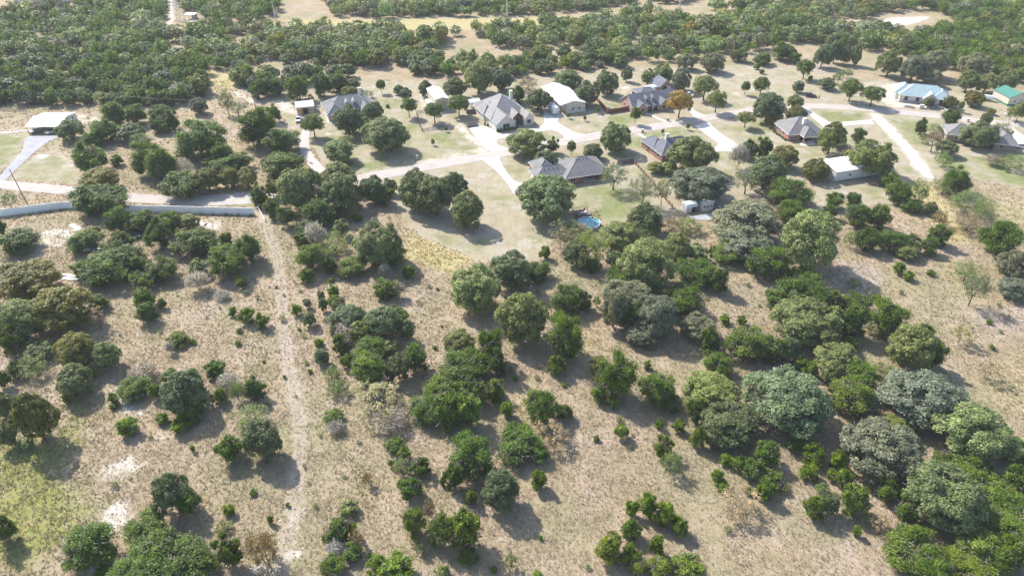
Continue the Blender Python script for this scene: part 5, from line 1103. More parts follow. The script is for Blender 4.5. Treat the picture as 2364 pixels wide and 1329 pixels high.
MB().prism([(-.2, 2.3), (3.6, 2.7), (3.6, 2.8), (-.2, 2.4)], 0, 5, 'x').build('roof', 'metal_galv', h.o); h.posts([(.2, .1), (4.8, .1), (.2, 3.3), (4.8, 3.3)], 2.35, .08); h.wall('metal_galv', 0, .1, 0, 3.4, 2.3, 'side_panel')
for k, (px, py, wx, wy, hh) in enumerate(((62, 8, 16, 8, 3.2), (98, 4, 24, 9, 4.0), (135, 8, 11, 7, 3.0))):
    lab = ('white flat-roofed outbuilding with leaning side by the far paddock', 'wide white-roofed hall beyond the cedar woods', 'low white outbuilding at the edge of the cedar woods')[k]
    q = G2(px, py); h = House('outbuilding', lab, (q[0]-wx/2, q[1]), -6+6*k, 'building'); h.wall('metal_wall_white', 0, wx, 0, wy, hh); h.gable('metal_white', 'metal_wall_white', 0, wx, 0, wy, hh, .8, 'x', .4); MB().box(wx*.4, wx*.4+3, -.03, .02, 0, 2.6).build('doorway', 'dark_opening', h.o)
h = House('pump_shelter', 'small white-roofed equipment shelter beside the lattice tower', G2(428, 45), -4, 'shelter'); MB().prism([(-.3, 2.6), (4.3, 3.0), (4.3, 3.12), (-.3, 2.72)], -.3, 6.3, 'x').build('roof', 'metal_white', h.o); h.posts([(.1, .1), (5.9, .1), (.1, 3.9), (5.9, 3.9)], 2.7, .08, 'steel_grey'); h.wall('metal_tan', 3.8, 5.8, 1, 3.8, 2.4, 'cabinet')

# ------------------------------------------------------------------ boundary wall, fences, gates
def seg_frame(a, b): return math.dist(a, b), math.atan2(b[1]-a[1], b[0]-a[0])
def panel_wall(pts, hgt, mat, capmat, label, name='boundary_wall', step=3.0, th=.14, posts=True):
    P = [G2(*p) for p in pts]; root = thing(name, label, 'wall' if 'wall' in name else 'fence', (*P[0], 0))
    for a, b in zip(P, P[1:]):
        L, an = seg_frame(a, b); n = max(1, round(L/step)); w = L/n
        pm = MB().box(0.01, w-.01, -th/2, th/2, -.1, hgt); bmesh.ops.recalc_face_normals(pm.bm, faces=pm.bm.faces); me = bpy.data.meshes.new('panel'); pm.bm.to_mesh(me); pm.bm.free(); me.materials.append(MATS[mat])
        qm = MB().box(-.1, .1, -th/2-.05, th/2+.05, -.1, hgt+.06); bmesh.ops.recalc_face_normals(qm.bm, faces=qm.bm.faces); mq = bpy.data.meshes.new('post'); qm.bm.to_mesh(mq); qm.bm.free(); mq.materials.append(MATS[capmat])
        for k in range(n):
            x, y = rot2(w*k, 0, an); o = obj_me('panel', me, root, (a[0]-P[0][0]+x, a[1]-P[0][1]+y, 0)); o.rotation_euler.z = an
            if posts: o = obj_me('post', mq, root, (a[0]-P[0][0]+x, a[1]-P[0][1]+y, 0)); o.rotation_euler.z = an
    return root
panel_wall([(-90, 512), (0, 500), (150, 481), (165, 481), (275, 489), (400, 491), (588, 496)], 2.5, 'wall_panel', 'wall_panel', 'long pale blue-grey panel wall along the road', step=4.0, posts=False)
def rail_fence(pts, hgt, mat, label, rails=3, step=2.6, r=.07, name='rail_fence'):
    P = [G2(*p) for p in pts]; root = thing(name, label, 'fence', (*P[0], 0))
    for i, (a, b) in enumerate(zip(P, P[1:])):
        L, an = seg_frame(a, b); n = max(1, round(L/step)); w = L/n
        for k in range(n+(1 if i == len(P)-2 else 0)):
            x, y = rot2(w*k, 0, an); MB().box(-r, r, -r, r, -.1, hgt).build('post', mat, root, loc=(a[0]-P[0][0]+x, a[1]-P[0][1]+y, 0))
        for j in range(rails):
            z = hgt*(j+.7)/rails*.95; o = MB().box(0, L, -.03, .03, z-.07, z+.07).build('rail', mat, root, loc=(a[0]-P[0][0], a[1]-P[0][1], 0)); o.rotation_euler.z = an
    return root
rail_fence([(1462, 376), (1480, 394), (1503, 420), (1530, 455), (1552, 480)], 1.35, 'wood_brown', 'brown wooden rail fence running down from the red brick house', 3, 2.4, .09)
panel_wall([(1425, 381), (1462, 375)], 1.8, 'wood_grey', 'wood_grey', 'dark board fence behind the red brick house', 'privacy_fence', 2.4, .06)
panel_wall([(1376, 232), (1403, 263), (1457, 254)], 1.9, 'wood_brown', 'wood_brown', 'reddish-brown privacy fence beside the pink brick house', 'privacy_fence', 2.4, .06)
panel_wall([(1077, 263), (1101, 261)], 1.8, 'wood_grey', 'wood_grey', 'grey board fence joining the limestone house', 'privacy_fence', 2.2, .06)
rail_fence([(985, 259), (961, 262), (966, 284), (974, 303)], 1.25, 'steel_dark', 'dark pipe fence round the small paddock corner', 3, 3.0, .05, 'pipe_fence')
rail_fence([(974, 304), (1000, 299), (1026, 294)], 1.25, 'steel_dark', 'dark pipe fence in front of the tall narrow shop', 3, 3.0, .05, 'pipe_fence')
rail_fence([(1100, 236), (1150, 228), (1190, 224)], 1.25, 'steel_dark', 'dark pipe fence behind the limestone house', 3, 3.5, .05, 'pipe_fence')
rail_fence([(0, 256), (30, 257), (62, 258)], 1.3, 'steel_dark', 'dark pipe fence behind the white carport', 3, 3.5, .05, 'pipe_fence')
rail_fence([(1255, 516), (1290, 505), (1296, 488)], 1.7, 'wood_grey', 'weathered board pen under the oak by the pool', 5, 2.0, .08, 'board_pen')
rail_fence([(2160, 298), (2176, 306), (2185, 322)], 1.7, 'wood_grey', 'dark board fence beside the brown brick house', 6, 2.0, .07, 'board_fence')
rail_fence([(594, 479), (613, 512)], 1.3, 'trim_white', 'white tubular field gate at the end of the wall', 5, 4.0, .05, 'field_gate')
rail_fence([(1845, 420), (1885, 400), (1898, 370)], 1.1, 'steel_grey', 'wire fence line beside the white metal shed', 2, 3.0, .04, 'wire_fence')
rail_fence([(1700, 318), (1745, 340)], 1.0, 'steel_grey', 'low wire fence across the lawn beside the straight driveway', 2, 3.0, .03, 'wire_fence')

# ------------------------------------------------------------------ utility poles, towers and wires
def pole(base, h, label, r=.16, mat='wood_pole', arm=True, lean=(0, 0), name='utility_pole'):
    root = thing(name, label, 'pole', (base[0], base[1], 0)); top = (lean[0], lean[1], h)
    MB().tube((0, 0, -.2), top, r*1.25, r*.75, 8).build('shaft', mat, root)
    if arm:
        MB().box(top[0]-1.1, top[0]+1.1, top[1]-.06, top[1]+.06, h-.7, h-.55).build('crossarm', 'wood_pole', root)
        for x in (-1, 0, 1): MB().lathe([(.05, 0), (.08, .1), (.04, .22)], 6, (top[0]+x, top[1], h-.55)).build('insulator', 'steel_grey', root)
    return root, (base[0]+top[0], base[1]+top[1], h-.4)
def top_h(base_px, top_py):
    """height of a pole from its foot pixel and the picture row of its top"""
    b = G(*base_px); lo, hi = 1.0, 40.0
    for _ in range(40):
        z = (lo+hi)/2; q = np.array([b[0], b[1], z-CAM_H]); py = 664.5-F_PX*(q@_up)/(q@_fw)
        if py > top_py: lo = z
        else: hi = z
    return b, lo
b, hh = top_h((64, 473), 392); p1, t1 = pole(b, hh, 'leaning grey timber pole beside the pale boundary wall', .14, 'wood_pole', False, (-1.2, .6))
b, hh = top_h((694, 364), 318); p2, t2 = pole(b, hh, 'timber utility pole with transformer beside the pink driveway'); MB().lathe([(.28, 0), (.3, .9), (.2, 1.0)], 10, (.45, 0, hh-2.2)).build('transformer', 'steel_grey', p2)
b, hh = top_h((592, 258), 226); p3, t3 = pole(b, hh, 'thin timber utility pole above the rough grass track')
b, hh = top_h((101, 125), 58); p4, t4 = pole(b, hh, 'tall grey steel pole standing in the cedar woods', .32, 'steel_grey', False, name='steel_pole')
b, hh = top_h((636, 48), 5); p5, t5 = pole(b, hh, 'white steel pole at the end of the grassy corridor', .32, 'steel_grey', False, name='steel_pole')
b, hh = top_h((617, 98), 76); p6, t6 = pole(b, hh, 'short pale pole among trees below the corridor', .2, 'steel_grey', True)
b = G(1171, 62); p7, t7 = pole(b, 26, 'tall steel transmission pole in the middle of the corridor', .38, 'steel_grey', False, name='steel_pole')
b = G(1567, 34); p8, t8 = pole(b, 26, 'tall steel transmission pole in the woods beyond the corridor', .38, 'steel_grey', False, name='steel_pole')
b, hh = top_h((263, 255), 215); p9, t9 = pole(b, hh, 'utility pole rising from cedars behind the carport')
b, hh = top_h((465, 67), 38); p10, t10 = pole(b, hh, 'grey steel post beside the equipment shelter', .16, 'steel_grey', False, name='steel_pole')
def tower(base, h, w, label):
    root = thing('lattice_tower', label, 'tower', (base[0], base[1], 0)); lv = 6
    c = [(-1, -1), (1, -1), (1, 1), (-1, 1)]
    def P(i, t): k = w/2*(1-.8*t); return Vector((c[i][0]*k, c[i][1]*k, h*t))
    for i in range(4): MB().tube(P(i, 0), P(i, 1), .09, .07, 4).build('tower_leg', 'steel_grey', root)
    for l in range(lv):
        m = MB()
        for i in range(4):
            j = (i+1) % 4; m.tube(P(i, l/lv), P(j, (l+1)/lv), .05, .05, 4); m.tube(P(j, l/lv), P(i, (l+1)/lv), .05, .05, 4); m.tube(P(i, (l+1)/lv), P(j, (l+1)/lv), .05, .05, 4)
        m.build('bracing', 'steel_grey', root)
    for k, t in enumerate((.7, .84, .97)):
        m = MB(); a = w*(.85-.12*k); z = h*t
        for s in (-1, 1): m.tube((0, 0, z+.5), (s*a, 0, z), .06, .04, 4); m.tube((0, 0, z-.2), (s*a, 0, z), .06, .04, 4)
        m.build('crossarm', 'steel_grey', root)
tower(G(413, 46), 11.5, 5.0, 'small grey lattice tower beside the caliche lane'); tower(G(264, 20), 24, 6.5, 'lattice tower rising from the far cedar woods')
def wire(a, b, sag, label, r=.02):
    n = 14; a = Vector(a); b = Vector(b); m = MB(); pr = a
    for k in range(1, n+1):
        t = k/n; q = a.lerp(b, t); q.z -= sag*4*t*(1-t); m.tube(pr, q, r, r, 3); pr = q
    tag(m.build('overhead_wire', 'concrete_grey'), label, 'wire', 'overhead power wires')
for dx in (-.9, 0, .9):
    wire((t2[0]+dx, t2[1], t2[2]), (t3[0]+dx, t3[1], t3[2]), 1.2, 'sagging grey wire between the transformer pole and thin pole')
    wire((t3[0]+dx, t3[1], t3[2]), (t6[0]+dx, t6[1], t6[2]), 2.2, 'sagging grey wire crossing the woods toward the corridor')
    wire((t9[0]+dx, t9[1], t9[2]), (t3[0]+dx, t3[1], t3[2]), 1.6, 'sagging grey wire over the rough grass')
    wire((t9[0]+dx, t9[1], t9[2]), (t9[0]-140, t9[1]+25+dx*1.5, t9[2]+1), 2.0, 'sagging grey wire running past the carport roof')
for dz in (0, -2.2):
    wire((t4[0], t4[1], t4[2]+dz), (t5[0], t5[1], t5[2]+dz), 2.5, 'long grey wire between the two steel poles'); wire((t4[0], t4[1], t4[2]+dz), (t4[0]-150, t4[1]-70, t4[2]+dz), 3.0, 'long grey wire leaving the tall steel pole in the cedars')
wire(t5, t7, 3.0, 'long grey wire along the grassy corridor'); wire(t7, t8, 3.0, 'long grey wire between the two tallest transmission poles')
wire(t9, (-184.0, 276, 4.4), .8, 'thin service wire to the carport roof')

# ------------------------------------------------------------------ vehicles
def wheel_mesh():
    m = MB(); m.lathe([(.2, -.1), (.33, -.1), (.36, -.06), (.36, .06), (.33, .1), (.2, .1)], 14); bmesh.ops.recalc_face_normals(m.bm, faces=m.bm.faces); me = bpy.data.meshes.new('tyre'); m.bm.to_mesh(me); m.bm.free(); me.materials.append(MATS['rubber'])
    m = MB(); m.lathe([(.2, -.105), (.21, 0), (.2, .105)], 10); bmesh.ops.recalc_face_normals(m.bm, faces=m.bm.faces); mr = bpy.data.meshes.new('rim'); m.bm.to_mesh(mr); m.bm.free(); mr.materials.append(MATS['steel_grey']); return me, mr
TYRE, RIM = wheel_mesh()
def add_wheel(root, x, y, s=1.0):
    t = obj_me('wheel', TYRE, root, (x, y, .36*s)); t.rotation_euler = (math.pi/2, 0, 0); t.scale = (s, s, s); obj_me('rim', RIM, t)
def car(px, py, yaw, paint, label, kind='suv', name='parked_car', z=0.07, group=None):
    """vehicle pointing along +x"""
    b = G(px, py); root = thing(name, label, 'car' if kind != 'pickup' else 'truck', (b[0], b[1], z), R_(yaw), group)
    L = {'suv': 4.8, 'sedan': 4.7, 'pickup': 5.7}[kind]; hw = .95; a = L/2
    hood = 1.02; prof = {'suv': [(-a, .45), (-a, 1.05), (a-1.25, 1.08), (a-.1, .92), (a, .5)], 'sedan': [(-a, .45), (-a, .92), (a-1.4, .95), (a-.1, .8), (a, .45)], 'pickup': [(-a, .5), (-a, 1.12), (a-1.5, 1.12), (a-.1, 1.0), (a, .5)]}[kind]
    body = MB().prism([(x, zz) for x, zz in prof]+[(a-.05, .3), (-a+.05, .3)], -hw, hw, 'y').build('body', paint, root, .06)
    cab = {'suv': [(-a+.05, 1.03), (-a+.35, 1.68), (a-2.3, 1.72), (a-1.35, 1.05)], 'sedan': [(-a+.7, .9), (-a+1.4, 1.4), (a-2.2, 1.43), (a-1.35, .93)], 'pickup': [(-.35, 1.1), (-.2, 1.75), (1.05, 1.78), (1.65, 1.1)]}[kind]
    MB().prism(cab, -hw+.12, hw-.12, 'y').build('cabin', 'car_glass', root, .05)
    (x1, z1), (x2, z2) = cab[1], cab[2]
    MB().box(x1+.05, x2-.05, -hw+.16, hw-.16, z1-.02, max(z1, z2)+.05).build('roof', paint, root, .03)
    for s in (-1, 1): MB().box((x1+x2)/2-.05, (x1+x2)/2+.05, s*(hw-.1)-.03, s*(hw-.1)+.03, 1.0, z1).build('pillar', paint, root)
    if kind == 'pickup': MB().box(-a+.12, -.5, -hw+.15, hw-.15, .75, 1.14).build('bed_liner', 'rubber', root)
    for s in (-1, 1):
        MB().box(a-.14, a-.01, s*.62-.16, s*.62+.16, .66, .8).build('headlight', 'lamp_lens', root); MB().box(-a-.02, -a+.06, s*.72-.1, s*.72+.1, .7, .95).build('tail_light', 'paint_red', root)
        for x in (-a+.95, a-.9): add_wheel(root, x, s*(hw-.08))
    MB().box(-a-.06, -a+.1, -.8, .8, .35, .52).build('bumper', 'steel_dark', root); MB().box(a-.08, a+.05, -.8, .8, .33, .5).build('bumper', 'steel_dark', root)
    return root
car(83, 305, -112, 'paint_silver', 'silver sedan parked in the outer bay of the carport', 'sedan')
car(120, 307, -115, 'paint_white', 'white car with dark windscreen parked in the carport bay by the oak', 'suv')
car(690, 279, -82, 'paint_white', 'white pickup truck parked in front of the orange-doored garage', 'pickup', 'pickup_truck')
car(1871, 224, -12, 'paint_black', 'black SUV parked on the graded pinkish lot', 'suv')
car(1587, 222, -28, 'paint_white', 'white pickup truck half hidden behind the golden tree', 'pickup', 'pickup_truck')
car(2358, 342, -20, 'paint_white', 'white car beside the brown brick house', 'suv')
car(2, 30, 10, 'paint_white', 'white car on the far pale yard beyond the cedar woods', 'sedan', z=.02)
car(317, 545, -60, 'paint_black', 'black van under the cedars inside the wall', 'suv', z=.02)
car(1205, 447, 20, 'paint_black', 'dark car at the end of the driveway by the oak', 'sedan')
car(788, 207, 10, 'paint_black', 'black car under trees behind the grey-roofed stone house', 'sedan', z=.02)
def trailer_box(px, py, yaw, L, Wd, Hh, label, paint='paint_white', name='box_trailer', rounded=.15):
    b = G(px, py); root = thing(name, label, 'trailer', (b[0], b[1], .06), R_(yaw))
    MB().box(-L/2, L/2, -Wd/2, Wd/2, .55, Hh).build('body', paint, root, rounded)
    MB().box(L/2-.02, L/2+.05, -Wd/2+.2, Wd/2-.2, .75, Hh-.25).build('rear_door', 'trim_white', root)
    MB().box(-L/2+.3, L/2-.3, -Wd/2-.03, -Wd/2+.02, Hh*.45, Hh*.52).build('stripe', 'steel_grey', root)
    MB().tube((-L/2, 0, .5), (-L/2-1.4, 0, .45), .07).build('tow_bar', 'steel_dark', root)
    for x in (.1, 1.0):
        for s in (-1, 1): add_wheel(root, x, s*(Wd/2-.12), .95)
    return root
trailer_box(1276, 259, -75, 8.0, 2.5, 3.3, 'tall white camper trailer parked beside the long shop')
trailer_box(2277, 232, -30, 5.5, 2.2, 2.3, 'rounded white trailer beside the green-roofed barn', rounded=.45)
# tractor-like red implement by the garage and the boat beside the sheds
b = G(718, 226); root = thing('tractor', 'small red tractor parked under trees by the garage', 'tractor', (b[0], b[1], .02), R_(-50))
MB().box(-.2, 1.5, -.35, .35, .7, 1.25).build('hood', 'paint_red', root, .08); MB().box(-1.1, -.1, -.5, .5, .6, 1.0).build('body', 'paint_red', root, .06); MB().box(-.9, -.4, -.3, .3, 1.0, 1.5).build('seat', 'rubber', root, .05); MB().tube((-.1, 0, 1.1), (-.3, 0, 1.6), .04).build('steering_column', 'steel_dark', root)
for s in (-1, 1): add_wheel(root, -.8, s*.65, 1.7); add_wheel(root, 1.2, s*.55, .9)
def boat(px, py, yaw, label):
    b = G(px, py); root = thing('boat', label, 'boat', (b[0], b[1], .05), R_(yaw)); V = []; n = 9
    for i in range(n):
        t = i/(n-1); x = -2.3+4.6*t; w = .95*(1-max(0, t-.45)**2/.31); w = max(w, .03); keel = .45+.35*max(0, t-.6)
        V += [(x, -w, 1.1+.15*t), (x, -w*.7, keel+.25), (x, 0, keel), (x, w*.7, keel+.25), (x, w, 1.1+.15*t)]
    Fq = [(5*i+j, 5*i+j+1, 5*i+j+6, 5*i+j+5) for i in range(n-1) for j in range(4)]
    obj_me('hull', mesh_np('hull', V, Fq, 'paint_white'), root); MB().box(-2.2, 1.2, -.7, .7, .7, .8).build('deck', 'trim_white', root); MB().box(-.2, .5, -.6, .6, .8, 1.45).build('console', 'car_glass', root, .05); MB().box(-1.6, -1.0, -.6, .6, .8, 1.2).build('seat', 'steel_dark', root, .05)
    MB().box(-2.6, -2.25, -.2, .2, .6, 1.5).build('outboard_motor', 'steel_dark', root, .05); t = MB(); t.tube((-2.2, -.7, .45), (3.4, 0, .45), .05); t.tube((-2.2, .7, .45), (3.4, 0, .45), .05); t.build('trailer_frame', 'steel_grey', root)
    for s in (-1, 1): add_wheel(root, -.8, s*1.0, .8)
boat(1663, 490, -60, 'white and dark motor boat on a trailer beside the two sheds'); boat(192, 582, 5, 'small white boat lying under a cedar inside the wall')

# ------------------------------------------------------------------ pool, deck and yard things
b = G(1359, 521); pr = 3.5; root = thing('swimming_pool', 'round above-ground swimming pool with turquoise water and pale rim', 'pool', (b[0], b[1], 0))
m = MB(); n = 40
prof = [(pr, 0), (pr, 1.2), (pr-.06, 1.2), (pr-.06, 0)]
pts = [(r*math.cos(2*math.pi*i/n), r*math.sin(2*math.pi*i/n), z) for r, z in prof for i in range(n)]
m.poly(pts, [(k*n+i, k*n+(i+1) % n, ((k+1) % 4)*n+(i+1) % n, ((k+1) % 4)*n+i) for k in range(4) for i in range(n)]); m.build('pool_wall', 'metal_galv', root)
m = MB(); prof = [(pr-.1, 1.2), (pr+.14, 1.2), (pr+.14, 1.28), (pr-.1, 1.28)]; pts = [(r*math.cos(2*math.pi*i/n), r*math.sin(2*math.pi*i/n), z) for r, z in prof for i in range(n)]
m.poly(pts, [(k*n+i, k*n+(i+1) % n, ((k+1) % 4)*n+(i+1) % n, ((k+1) % 4)*n+i) for k in range(4) for i in range(n)]); m.build('rim', 'trim_white', root)
def water_mat():
    m, nt, out = new_mat('pool_water'); b = NB(nt); nz = b.noise(b.objco(), 1.3, 3); c = b.ramp(nz, [(.3, (.07, .36, .43)), (.7, (.22, .52, .57))])
    b.bsdf(out, c, .08, .5, b.bump(b.noise(b.objco(), 4, 3), .15, .05)); MATS['pool_water'] = m
water_mat()
MB().lathe([(pr-.065, .9), (pr-.065, 1.02)], 40).build('water', 'pool_water', root)
lad = MB()
for s in (-.25, .25): lad.tube((-pr-.5, s, 0), (-pr, s, 1.9), .03); lad.tube((-pr+.5, s, .5), (-pr, s, 1.9), .03)
lad.build('ladder', 'steel_grey', root)
b = G(1343, 497); root = thing('deck', 'raised wooden deck with railing beside the round pool', 'deck', (b[0], b[1], 0), R_(18))
for k in range(9): MB().box(-2.6, 2.6, -1.9+k*.42, -1.5+k*.42, 1.0, 1.06).build('plank', 'wood_grey', root)
for x in (-2.5, 0, 2.5):
    for y in (-1.8, 1.8): MB().box(x-.07, x+.07, y-.07, y+.07, 0, 2.0).build('post', 'wood_grey', root)
MB().box(-2.5, 2.5, 1.74, 1.86, 1.85, 1.95).build('rail', 'wood_grey', root); MB().box(-2.56, -2.44, -1.8, 1.8, 1.85, 1.95).build('rail', 'wood_grey', root)
def chair(x, y, z, yaw, mat, label):
    root = thing('patio_chair', label, 'chair', (x, y, z), yaw); MB().box(-.3, .3, -.3, .3, .38, .44).build('seat', mat, root); MB().box(-.3, .3, .25, .31, .44, 1.0).build('backrest', mat, root)
    for u in (-.26, .26):
        for v in (-.26, .26): MB().box(u-.03, u+.03, v-.03, v+.03, 0, .38).build('leg', mat, root)
chair(b[0]+.9, b[1]+.9, 1.06, .3, 'plastic_red', 'red patio chair on the pool deck'); chair(b[0]-1.7, b[1]-.6, 1.06, 1.2, 'plastic_red', 'red patio chair at the corner of the pool deck beside the rail')
root = thing('lounger', 'pale blue lounger on the pool deck', 'lounger', (b[0]+.2, b[1]-.7, 1.06), R_(20)); MB().box(-.9, .6, -.35, .35, .28, .36).build('seat', 'paint_silver', root, .03); MB().poly([(.6, -.35, .36), (.6, .35, .36), (1.2, .35, .9), (1.2, -.35, .9), (.6, -.35, .28), (.6, .35, .28), (1.2, .35, .82), (1.2, -.35, .82)], [(0, 1, 2, 3), (7, 6, 5, 4), (0, 3, 7, 4), (1, 5, 6, 2), (3, 2, 6, 7)]).build('backrest', 'paint_silver', root)
for u in (-.8, .5):
    for v in (-.3, .3): MB().box(u-.03, u+.03, v-.03, v+.03, 0, .28).build('leg', 'steel_grey', root)
b = G(1300, 487); root = thing('smoker_grill', 'long dark barrel smoker under the oak by the pool', 'grill', (b[0], b[1], 0), R_(-50)); o = MB().tube((-1.6, 0, 1.0), (1.6, 0, 1.0), .5, .5, 14).build('barrel', 'steel_grey', root); MB().tube((1.4, 0, 1.4), (1.4, 0, 2.2), .09).build('stack', 'steel_dark', root)
for x in (-1.2, 1.2):
    for s in (-.3, .3): MB().box(x-.04, x+.04, s-.04, s+.04, 0, .7).build('leg', 'steel_dark', root)
def mailbox(px, py, label, mat='brick_brown'):
    b = G(px, py); root = thing('mailbox', label, 'mailbox', (b[0], b[1], 0), R_(22)); MB().box(-.35, .35, -.35, .35, 0, 1.35).build('pillar', mat, root, .02); MB().box(-.42, .42, -.42, .42, 1.35, 1.45).build('cap', 'concrete', root)
    MB().prism([(-.13, .95), (.13, .95), (.13, 1.12)]+[(.13*math.cos(t), 1.12+.13*math.sin(t)) for t in (.8, 1.57, 2.3)]+[(-.13, 1.12)], -.42, -.3, 'y').build('mail_slot', 'steel_dark', root)
mailbox(1541, 279, 'brick mailbox by the path to the pink brick house'); mailbox(1483, 306, 'dark brick mailbox by the path to the blue-grey roofed house'); mailbox(963, 367, 'white stone mailbox by the road below the live oaks', 'stone_white'); mailbox(2234, 281, 'stone mailbox in front of the brown brick house', 'stone_tan'); mailbox(1212, 341, 'pale mailbox at the mouth of the white driveway', 'stone_white')
b = G(1090, 291); root = thing('planter_box', 'low dark-sided box planter beside the white driveway', 'planter', (b[0], b[1], 0), R_(20)); MB().box(-2.3, 2.3, -1.0, -.85, 0, 1.0).build('side', 'wood_grey', root); MB().box(-2.3, 2.3, .85, 1.0, 0, 1.0).build('side', 'wood_grey', root); MB().box(-2.3, -2.15, -.85, .85, 0, 1.0).build('end', 'wood_grey', root); MB().box(2.15, 2.3, -.85, .85, 0, 1.0).build('end', 'wood_grey', root); MB().box(-2.15, 2.15, -.85, .85, 0, .75).build('soil', 'bark', root)
for px, py, lab in ((1124, 289, 'black wheeled bin beside the garage doors of the limestone house'), (1131, 292, 'black wheeled bin nearest the corner of the limestone house')):
    b = G(px, py); root = thing('wheeled_bin', lab, 'bin', (b[0]-.8, b[1], .07), .3, 'bins by the limestone house'); MB().poly([(-.28, -.3, .08), (.28, -.3, .08), (.28, .3, .08), (-.28, .3, .08), (-.34, -.38, 1.0), (.34, -.38, 1.0), (.34, .38, 1.0), (-.34, .38, 1.0)], [(3, 2, 1, 0), (4, 5, 6, 7), (0, 1, 5, 4), (1, 2, 6, 5), (2, 3, 7, 6), (3, 0, 4, 7)]).build('bin_body', 'rubber', root); MB().box(-.36, .36, -.4, .4, 1.0, 1.08).build('lid', 'steel_dark', root); MB().tube((-.3, .3, .1), (.3, .3, .1), .1).build('wheels', 'rubber', root)
# hedge of foundation shrubs at the limestone house and others
def hedge(px0, px1, n, code, label, r=.7):
    a, c = np.array(G2(*px0)), np.array(G2(*px1))
    for k in range(n):
        t = k/(n-1); q = a+(c-a)*t; add_tree(code, q[0], q[1], r*rt.uniform(.8, 1.2), r*.8, -.1, label, 'row of '+label, 0, 0, rt, 'S')
hedge((1150, 305), (1192, 297), 7, 's', 'clipped low shrub along the front of the limestone house', .65); hedge((1500, 258), (1522, 254), 5, 's', 'clipped low shrub under the pink brick house porch', .6); hedge((1787, 306), (1812, 324), 5, 's', 'low shrub along the side wall of the white-chimney house', .6)
hedge((20, 504), (140, 487), 6, 'e', 'low weed clump at the foot of the pale boundary wall', .6); hedge((290, 492), (580, 499), 11, 'e', 'low weed clump at the foot of the pale wall by the gate', .55)
# building material on the construction site
def pallet(px, py, yaw, mat, label, sx=1.2, sy=1.0, n=3, hh=.3):
    b = G(px, py); root = thing('material_pallet', label, 'pallet', (b[0], b[1], 0), R_(yaw), 'pallets at the unfinished house'); MB().box(-sx/2-.05, sx/2+.05, -sy/2-.05, sy/2+.05, .02, .14).build('pallet_base', 'wood_grey', root)
    for k in range(n): MB().box(-sx/2+.02*k, sx/2-.02*k, -sy/2, sy/2, .15+hh*k, .14+hh*(k+1)).build('layer', mat, root)
pallet(2093, 247, -15, 'stone_white', 'pallet of white stone in front of the unfinished house', 2.4, 1.4); pallet(2105, 249, -10, 'stone_tan', 'pallet of tan stone in front of the unfinished house', 1.6, 1.2, 2); pallet(2127, 250, -20, 'steel_grey', 'grey wrapped pallet by the road at the unfinished house', 1.8, 1.6, 4, .35); pallet(2168, 251, -18, 'wood_grey', 'low stack of timber by the unfinished house', 3.6, 1.2, 2, .25); pallet(2198, 253, -20, 'brick_red', 'low stack of red material beside the weedy verge', 3.0, 1.2, 2, .25)
b = G(2324, 268); root = thing('propane_tank', 'short white propane tank on legs near the barn', 'tank', (b[0], b[1], 0), R_(-10)); MB().lathe([(.02, -1.1), (.35, -1.0), (.45, -.8), (.45, .8), (.35, 1.0), (.02, 1.1)], 14).build('tank_body', 'paint_white', root).rotation_euler = (0, math.pi/2, 0); root.children[0].location.z = .75
for x in (-.6, .6): MB().box(x-.08, x+.08, -.35, .35, 0, .5).build('leg', 'steel_grey', root)
# junk among the cedars inside the wall
b = G(219, 577); root = thing('plastic_barrel', 'bright blue plastic barrel under cedars', 'barrel', (b[0], b[1], 0)); MB().lathe([(.28, 0), (.33, .12), (.33, .75), (.28, .92)], 14).build('drum', 'plastic_blue', root); MB().lathe([(.06, .92), (.06, .97)], 8, (.14, 0, 0)).build('cap', 'plastic_blue', root); MB().lathe([(.345, .3), (.345, .36)], 14).build('hoop', 'plastic_blue', root)
root = thing('tarp_pile', 'crumpled blue tarp heap beside the barrel', 'tarp', (b[0]+1.0, b[1]+.5, 0)); 
V = [(x*.9+rt.uniform(-.1, .1), y*.7+rt.uniform(-.1, .1), max(0.02, .7*(1-(x*x+y*y)*.5)+rt.uniform(-.15, .15)) if max(abs(x), abs(y)) < 1 else .02) for y in np.linspace(-1, 1, 7) for x in np.linspace(-1, 1, 7)]
obj_me('tarp', mesh_np('tarp', V, [(7*j+i, 7*j+i+1, 7*j+i+8, 7*j+i+7) for j in range(6) for i in range(6)], 'plastic_blue'), root)
car(236, 581, 15, 'paint_silver', 'old silver car among cedars inside the wall', 'sedan', z=.02)
rj = random.Random(3)
for k, (px, py, L) in enumerate(((158, 641, 5.2), (163, 644, 4.6), (167, 638, 3.8), (170, 646, 3.0), (153, 636, 3.2))):
    b = G(px, py); root = thing('metal_offcut', 'loose white metal sheet lying in the grass by the rusty oaks', 'sheet', (b[0], b[1], .05+.07*k), R_(rj.uniform(-40, 30)), 'white scrap sheets in the grass'); MB().box(-L/2, L/2, -.3, .3, 0, .05).build('sheet', 'metal_white', root); MB().box(-L/2, L/2, .26, .33, .05, .12).build('folded_edge', 'metal_white', root)
for k, (px, py) in enumerate(((168, 521), (178, 527), (410, 521), (480, 520), (470, 518))):
    b = G(px, py); root = thing('metal_offcut', 'pale flat scrap panel on bare ground inside the wall', 'sheet', (b[0], b[1], .05), R_(rj.uniform(-40, 40)), 'scrap panels inside the wall'); MB().box(-1.3, 1.3, -.7, .7, 0, .06).build('sheet', 'metal_white', root); MB().box(-1.3, 1.3, .65, .72, .06, .12).build('folded_edge', 'metal_white', root)
